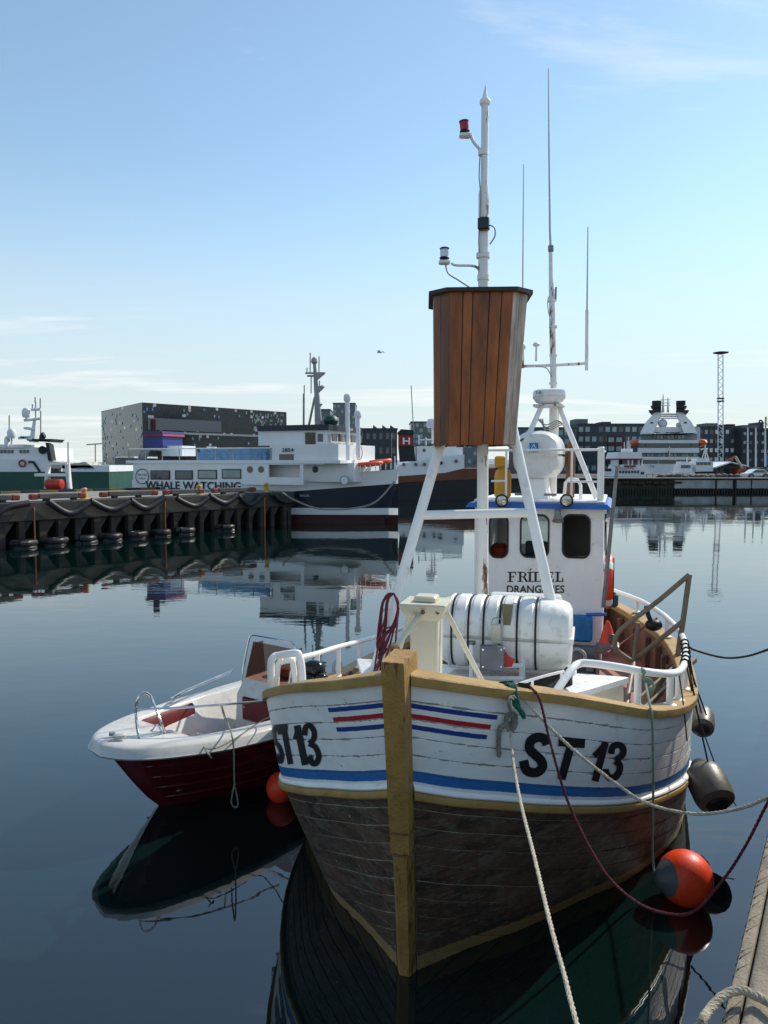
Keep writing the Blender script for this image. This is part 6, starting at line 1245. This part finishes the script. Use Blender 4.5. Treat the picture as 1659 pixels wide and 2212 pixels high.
for x in range(1315, 1460, 16): fb(MB(), x, 1040, x + 14, 1044 + (x % 3), QY - .1, .3).build('waling', pile, fq)
rk = MB()
for k in range(90): c = Vector((lerp(at(1440, QY, 1).x, at(1600, QY, 1).x, random.random()), QY + random.uniform(.8, 3), FQZ + random.uniform(.05, .35))); rk.sphere(c, random.uniform(.2, .5), 6, (1, 1, .7))
rk.build('rip_rap', rock)['kind'] = 'stuff'; bpy.data.objects['rip_rap']['label'] = 'heap of dark boulders on the far quay edge'; bpy.data.objects['rip_rap']['category'] = 'rocks'
# ------------------------------------------------------------------ cruise ship
def C5(x, y): return 1290.3 + x * .2222, 848.0 + y * .2222
CYD = 185.0; cs = thing('cruise_ship', 'large white cruise ship seen from the stern with twin black funnels', 'ship', at(1445, CYD, 0))
CRAY = Vector(((1445 - CX) / F, 1, 0))                # the ship lies end-on to the camera
def cb5(x0, y0, x1, y1, D=CYD, dep=40): return cpoly(((x0, y1), (x1, y1), (x1, y0), (x0, y0)), D, dep)
def cpoly(pts, D=CYD, dep=40): return MB().prism([pt(*C5(*p), D) for p in pts], CRAY * dep)
cpoly(((410, 840), (430, 650), (990, 650), (985, 840)), CYD + .5, 60).build('hull', fwhite, cs)
for y0, y1, x0, x1 in ((625, 652, 392, 992), (540, 585, 392, 990), (462, 492, 400, 985)): cb5(x0, y0, x1, y1, CYD - (y1 - 500) * .004).build('deck_band', fwhite, cs)
for x0, y0, x1, y1 in ((430, 585, 975, 626), (402, 492, 985, 541), (420, 400, 970, 463)): cb5(x0, y0, x1, y1, CYD + 1.5).build('recessed_deck', M('cruise_recess', (.20, .22, .24), .6), cs)
for x0, x1, y0, y1, n_ in ((440, 965, 592, 622, 14), (540, 850, 415, 450, 9)):
    for k in range(n_): w_ = (x1 - x0) / n_; cb5(x0 + k * w_ + 4, y0, x0 + (k + 1) * w_ - 4, y1, CYD + 1.3, .2).build('window', farglass2 if k % 3 else farglass, cs)
cb5(470, 493, 910, 528, CYD + 1.3, .2).build('window_band', farglass, cs); cb5(400, 495, 465, 525, CYD + 1.3, .2).build('window_band', farglass, cs); cb5(918, 495, 980, 525, CYD + 1.3, .2).build('window_band', farglass, cs)
for x0, x1 in ((440, 588), (602, 802), (815, 960)): cb5(x0, 662, x1, 690, CYD + .3, .3).build('stern_window', farglass, cs)
cpoly(((415, 395), (480, 385), (560, 400), (640, 382), (720, 410), (830, 385), (900, 405), (970, 392), (968, 400), (418, 404)), CYD - .5, 8).build('canopy', fwhite, cs)
for sgn in (0, 1):
    mx = (lambda x: x) if not sgn else (lambda x: 1388 - x)
    cpoly([(mx(x), y) for x, y in ((415, 395), (470, 290), (560, 190), (622, 185), (600, 245), (545, 395))], CYD + 6, 8).build('funnel_tower', fwhite, cs)
    cpoly([(mx(x), y) for x, y in ((528, 192), (618, 190), (620, 165), (615, 122), (545, 124), (548, 140), (538, 165), (545, 168))], CYD + 5.5, 9).build('funnel_top', fblack, cs)
    for pts in (((515, 128), (620, 126), (612, 145), (545, 150)), ((495, 170), (622, 166), (612, 186), (520, 196))): cpoly([(mx(x), y) for x, y in pts], CYD + 5, 10).build('funnel_wing', fblack, cs)
    for x in (570, 595): a = [pt(*C5(mx(x), y), CYD + 9) for y in (125, 80)]; MB().tube(a, 1.0 if x == 570 else .7, 10).build('exhaust_pipe', fblack, cs)
    cpoly([(mx(x), y) for x, y in ((518, 286), (543, 286), (543, 301), (518, 301))], CYD + 5.9, .2).build('tower_vent', fblack, cs)
for y in (203, 222, 243): cb5(600, y, 790, y + 8, CYD + 9, 3).build('cross_beam', fwhite, cs)
for x, y, r in ((635, 302, 44), (790, 316, 26)): MB().sphere(pt(*C5(x, y), CYD + 10), r * .2222 / F * CYD * 1.05, 20).build('radome', fwhite, cs)
cb5(555, 335, 830, 385, CYD + 8, 8).build('sun_deck_house', fwhite, cs)
for x, y0, y1 in ((640, 195, 18), (686, 195, 48)):
    MB().tube([pt(*C5(x, y0), CYD + 9), pt(*C5(x, y1), CYD + 9)], [.35, .12], 6).build('mast', fwhite, cs)
    for y in (70, 100, 125): MB().tube([pt(*C5(x - 26, y), CYD + 9), pt(*C5(x + 26, y), CYD + 9)], .1, 4).build('mast_yard', fwhite, cs)
for x in (365, 1003):
    q = pt(*C5(x, 490), CYD + 4); MB().sphere(q, 1.1, 12, (1, 3, .9)).build('lifeboat', M('lifeboat_orange', (.55, .12, .04), .5), cs)
MB().tube([pt(*C5(700, 632), CYD - 1), pt(*C5(702, 520), CYD - 1)], .1, 5).build('flag_staff', fwhite, cs); cpoly(((683, 590), (703, 545), (704, 580), (688, 605)), CYD - 1, .1).build('flag', fred, cs)
cb5(940, 335, 1000, 480, CYD + 30, 5).build('side_house', M('cruise_grey', (.45, .5, .5), .5), cs)
text('stern_lettering', 'STAR', cs, bpaint, pt(*C5(514, 726), CYD + .4), (1, 0, 0), (0, 0, 1), .45, 1.0)
# ------------------------------------------------------------------ boats and vehicles on and behind the far quay
def at5(D): return lambda pts, dep: MB().prism([pt(*C5(*p), D) for p in pts], (0, dep, 0))
FD = QY + 14; P5 = at5(FD); B5 = lambda x0, y0, x1, y1, dep=4, o=0: fb(MB(), *C5(x0, y0), *C5(x1, y1), FD + o, dep)
fe = thing('sightseeing_ferry', 'white sightseeing ferry with a flat roof left of the cruise ship', 'ferry', at(1360, FD, FQZ))
P5(((135, 835), (140, 815), (200, 790), (210, 725), (235, 700), (410, 705), (470, 715), (495, 740), (495, 835)), 5).build('hull', fwhite, fe); P5(((135, 836), (495, 836), (495, 826), (135, 826)), 5.1).build('red_stripe', fred, fe)
P5(((185, 640), (442, 645), (430, 578), (205, 578)), 5).build('roof', fwhite, fe); B5(188, 641, 440, 652, 5.1, -.05).build('roof_trim', fred, fe); B5(275, 545, 345, 578, 2, 1).build('wheelhouse', fwhite, fe)
for x in (195, 300, 335, 400, 430): B5(x, 650, x + 12, 712, 3, .3).build('roof_pillar', fwhite, fe)
B5(215, 655, 300, 700, .3, 3).build('cabin_window', farglass, fe); B5(345, 655, 395, 700, .3, 3).build('cabin_window', farglass, fe); B5(260, 706, 375, 722, .2, -.1).build('red_awning', fred, fe)
for k in range(7): B5(214 + k * 29, 757, 234 + k * 29, 783, .2, -.1).build('saloon_window', farglass, fe)
B5(425, 770, 455, 795, .2, -.1).build('saloon_window', farglass, fe)
text('name_lettering', 'ELDING', fe, bpaint, pt(*C5(215, 746), FD - .12), (1, 0, 0), (0, 0, 1), .32, 2.0)
for x, y in ((262, 480), (290, 470), (305, 430), (318, 500)): MB().tube([pt(*C5(x, 550), FD + 1), pt(*C5(x, y), FD + 1)], .05, 5).build('aerial', fwhite, fe)
lc = thing('moored_launch', 'low white launch moored left of the ferry', 'boat', at(1318, FD + 3, FQZ)); B5(75, 765, 190, 825, 3, 3).build('hull', fwhite, lc); B5(78, 740, 170, 768, 2.5, 3.2).build('red_cabin', bldgr, lc); B5(85, 760, 175, 766, 2.7, 3).build('window_strip', farglass, lc)
for nm, lab, x0, x1, yt in (('workboat', 'small white workboat moored right of the ferry', 800, 945, 670), ('pilot_boat', 'white pilot boat with black hull and tall mast right of the cruise ship', 950, 1148, 640)):
    w_ = thing(nm, lab, 'boat', at(C5((x0 + x1) / 2, 800)[0], FD, FQZ)); P5(((x0, 770), (x1, 765), (x1 + 8, 800), (x0 - 5, 835)), 3).build('hull', fwhite if nm == 'workboat' else fblack, w_); B5(x0 + 8, yt + 30, x1 - 20, 772, 2.5, .3).build('cabin', fwhite, w_); B5(x0 + 20, yt, x1 - 60, yt + 34, 2, .5).build('bridge', fwhite, w_)
    for k in range(4): w = (x1 - x0 - 50) / 4; B5(x0 + 16 + k * w, yt + 36, x0 + 16 + (k + .8) * w, yt + 62, .2, .2).build('window', farglass, w_)
    MB().tube([pt(*C5((x0 + x1) / 2, yt), FD + 1), pt(*C5((x0 + x1) / 2, yt - (130 if nm == 'pilot_boat' else 40)), FD + 1)], .08, 6).build('mast', fwhite, w_)
    if nm == 'pilot_boat':
        for dx in (-30, 30): MB().tube([pt(*C5(1049 + dx, 640), FD + 1), pt(*C5(1049 + dx * .2, 560), FD + 1)], .06, 5).build('mast_stay', fwhite, w_)
        MB().tube([pt(*C5(1005, 553), FD + 1), pt(*C5(1075, 545), FD + 1)], .08, 5).build('yard', fwhite, w_)
hut = thing('quay_hut', 'grey hut with a white pitched roof on the far quay', 'hut', at(C5(1300, 790)[0], FD + 2, FQZ)); B5(1195, 700, 1450, 795, 4, 2).build('wall', bldg2, hut); P5(((1145, 722), (1300, 672), (1300, 683), (1150, 735)), 7).build('roof', fwhite, hut); P5(((1300, 672), (1478, 712), (1475, 722), (1300, 683)), 7).build('roof', fwhite, hut); B5(1230, 730, 1290, 792, .2, 1.9).build('door', bldg, hut)
ex = thing('excavator', 'orange excavator with a raised arm beside the quay hut', 'excavator', at(C5(1400, 790)[0], FD, FQZ)); P5(((1365, 788), (1370, 745), (1400, 735), (1438, 738), (1442, 788)), 2).build('body', M('excavator_orange', (.45, .08, .03), .5), ex); MB().tube([pt(*C5(1410, 735), FD), pt(*C5(1340, 622), FD)], .18, 6).build('boom', M('boom_buff', (.5, .42, .35), .6), ex); MB().tube([pt(*C5(1340, 622), FD), pt(*C5(1262, 660), FD)], .14, 6).build('arm', MT['excavator_orange'], ex); B5(1360, 786, 1445, 800, 2.2, -.1).build('track', fblack, ex)
def car(lab, x0, x1, y0, y1, D, mat, grp=None):
    t = thing('parked_car', lab, 'car', at(C5((x0 + x1) / 2, y1)[0], D, FQZ), grp); h = y1 - y0; w = x1 - x0; Pq = at5(D)
    Pq([(x0 + fx * w, y1 - fy * h) for fx, fy in ((0, .18), (.02, .5), (.2, .58), (.34, .95), (.42, 1.0), (.72, 1.0), (.88, .62), (.99, .55), (1, .2))], 1.8).build('body', mat, t)
    Pq([(x0 + fx * w, y1 - fy * h) for fx, fy in ((.25, .6), (.37, .92), (.70, .92), (.83, .6))], .05).build('side_window', farglass, t); bpy.data.objects[t.children[-1].name].location.y -= .03
    for fx in (.2, .78):
        c = pt(*C5(x0 + fx * w, y1 - .16 * h), D - .05); r = .33; MB().lathe([(r, 0), (r, .22)], c, (0, 1, 0), 16).build('tyre', black, t); MB().lathe([(r * .6, -.02), (r * .6, .02)], c, (0, 1, 0), 12).build('rim', galv, t)
car('white car parked on the far quay at the right edge', 1450, 1690, 748, 824, FD - 8, carw); car('dark car parked behind the white car at the right edge', 1505, 1690, 732, 800, FD - 3, card)
for k, x in enumerate((1463, 1541, 1633)): q = C5(x, 720); tag(MB().tube([pt(*q, FD + 20), pt(*C5(x, 340), FD + 20)], [.16, .1], 8).build('flag_pole', fwhite, origin=pt(*q, FD + 20)), ('left', 'middle', 'right')[k] + ' of three tall white flag poles behind the far quay', 'pole', 'flag poles behind the quay')
fgq = pt(*C5(1645, 600), FD + 20); tag(MB().prism([pt(*C5(*p), FD + 20) for p in ((1638, 590), (1659, 610), (1662, 700), (1640, 712))], (0, .15, 0)).build('blue_flag', M('flag_blue', (.03, .2, .55), .6), origin=fgq), 'blue flag hanging from the right flag pole', 'flag')
for k in range(12): x = 480 + k * 60; MB().tube([pt(*C5(x, 838), QY + 4), pt(*C5(x, 790), QY + 4)], .05, 5).build('quay_fence_post', galv, fq)
MB().tube([pt(*C5(480, 795), QY + 4), pt(*C5(1140, 795), QY + 4)], .05, 5).build('quay_fence_rail', galv, fq)
# lattice light tower
LD = 240.0; lt = thing('light_tower', 'tall white lattice tower with a round top above the right skyline', 'tower', at(1557, LD, 0)); lw = M('tower_white', (.62, .63, .64), .5)
for x in (1551, 1562): MB().tube([pt(x, 1010, LD), pt(x + (.3 if x < 1556 else -.3), 766, LD)], .16, 6).build('tower_leg', lw, lt); MB().tube([pt(x, 1010, LD + 1.5), pt(x, 766, LD + 1.5)], .14, 6).build('tower_leg', lw, lt)
for k in range(30): y0 = 768 + k * 8; MB().tube([pt(1551 if k % 2 else 1562, y0, LD), pt(1562 if k % 2 else 1551, y0 + 8, LD)], .09, 4).build('lattice_brace', lw, lt)
MB().lathe([(.3, -.4), (2.2, 0), (2.3, .25), (1.0, .5), (.1, .6)], pt(1557, 763, LD), n=20).build('lamp_ring', fblack, lt)
for y in (862, 868): MB().lathe([(1.1, 0), (1.1, .35)], pt(1556.5, y, LD), n=10).build('service_collar', bldg, lt)
# left background: teal shed, dark car, crane, gull
sh_ = thing('quay_shed', 'teal and pale grey shed behind the passenger ship stern', 'shed', at(267, 88, PZ - .4)); fb(MB(), 249, 988, 268, 1050, 88, 8).build('grey_wall', bldg2, sh_); fb(MB(), 268, 1008, 288, 1050, 87.9, 8).build('teal_wall', teal, sh_); fb(MB(), 249, 986, 290, 989, 87.5, 9).build('roof', fwhite, sh_); fb(MB(), 252, 1020, 262, 1050, 87.9, .2).build('door', teal, sh_)
qb_ = thing('back_quay', 'grey quay strip behind the pier at the left', 'quay', at(200, 84, 0)); a, b = at(-200, 84, 0), at(330, 84, 0); MB().box(((a.x + b.x) / 2, 120, .6), (b.x - a.x, 72, 2.2), 0).build('quay_body', pconc, qb_)
t = thing('parked_car', 'dark car parked behind the pier left of the passenger ship', 'car', at(254, 80.5, 1.2)); D = 80.5
MB().prism([pt(x, y, D) for x, y in ((236, 1040), (236, 1031), (243, 1029), (247, 1024), (264, 1023), (270, 1030), (273, 1033), (273, 1040))], (0, 1.9, 0)).build('body', card, t); MB().prism([pt(x, y, D - .03) for x, y in ((245, 1029), (249, 1025), (262, 1025), (266, 1029))], (0, .05, 0)).build('side_window', farglass2, t)
for x in (243, 266): MB().lathe([(.33, 0), (.33, .3)], pt(x, 1039, D - .05), (0, 1, 0), 14).build('tyre', black, t)
ck = thing('tower_crane', 'distant pale tower crane left of the concert hall', 'crane', at(206, 600, 5)); MB().tube([pt(206, 1005, 600), pt(206, 958, 600)], .5, 6).build('mast', M('crane_buff', (.45, .42, .3), .6), ck); MB().tube([pt(187, 960.5, 600), pt(222, 958, 600)], .5, 6).build('jib', MT['crane_buff'], ck)
gl = pt(820, 761, 60); gull = thing('seagull', 'tiny white seagull flying high left of the barrel', 'bird', gl); MB().sphere(gl, .10, 10, (2.2, .8, .8)).build('body', fwhite, gull)
for sd in (-1, 1): MB().add([gl + Vector((.05, 0, .03)), gl + Vector((-.1, 0, .03)), gl + Vector((.12 * sd + .15, .3 * sd, .12)), gl + Vector((.3 * sd + .1, .5 * sd, .04))], [(0, 1, 3, 2)]).build('wing', M('gull_grey', (.45, .45, .45), .7), gull)
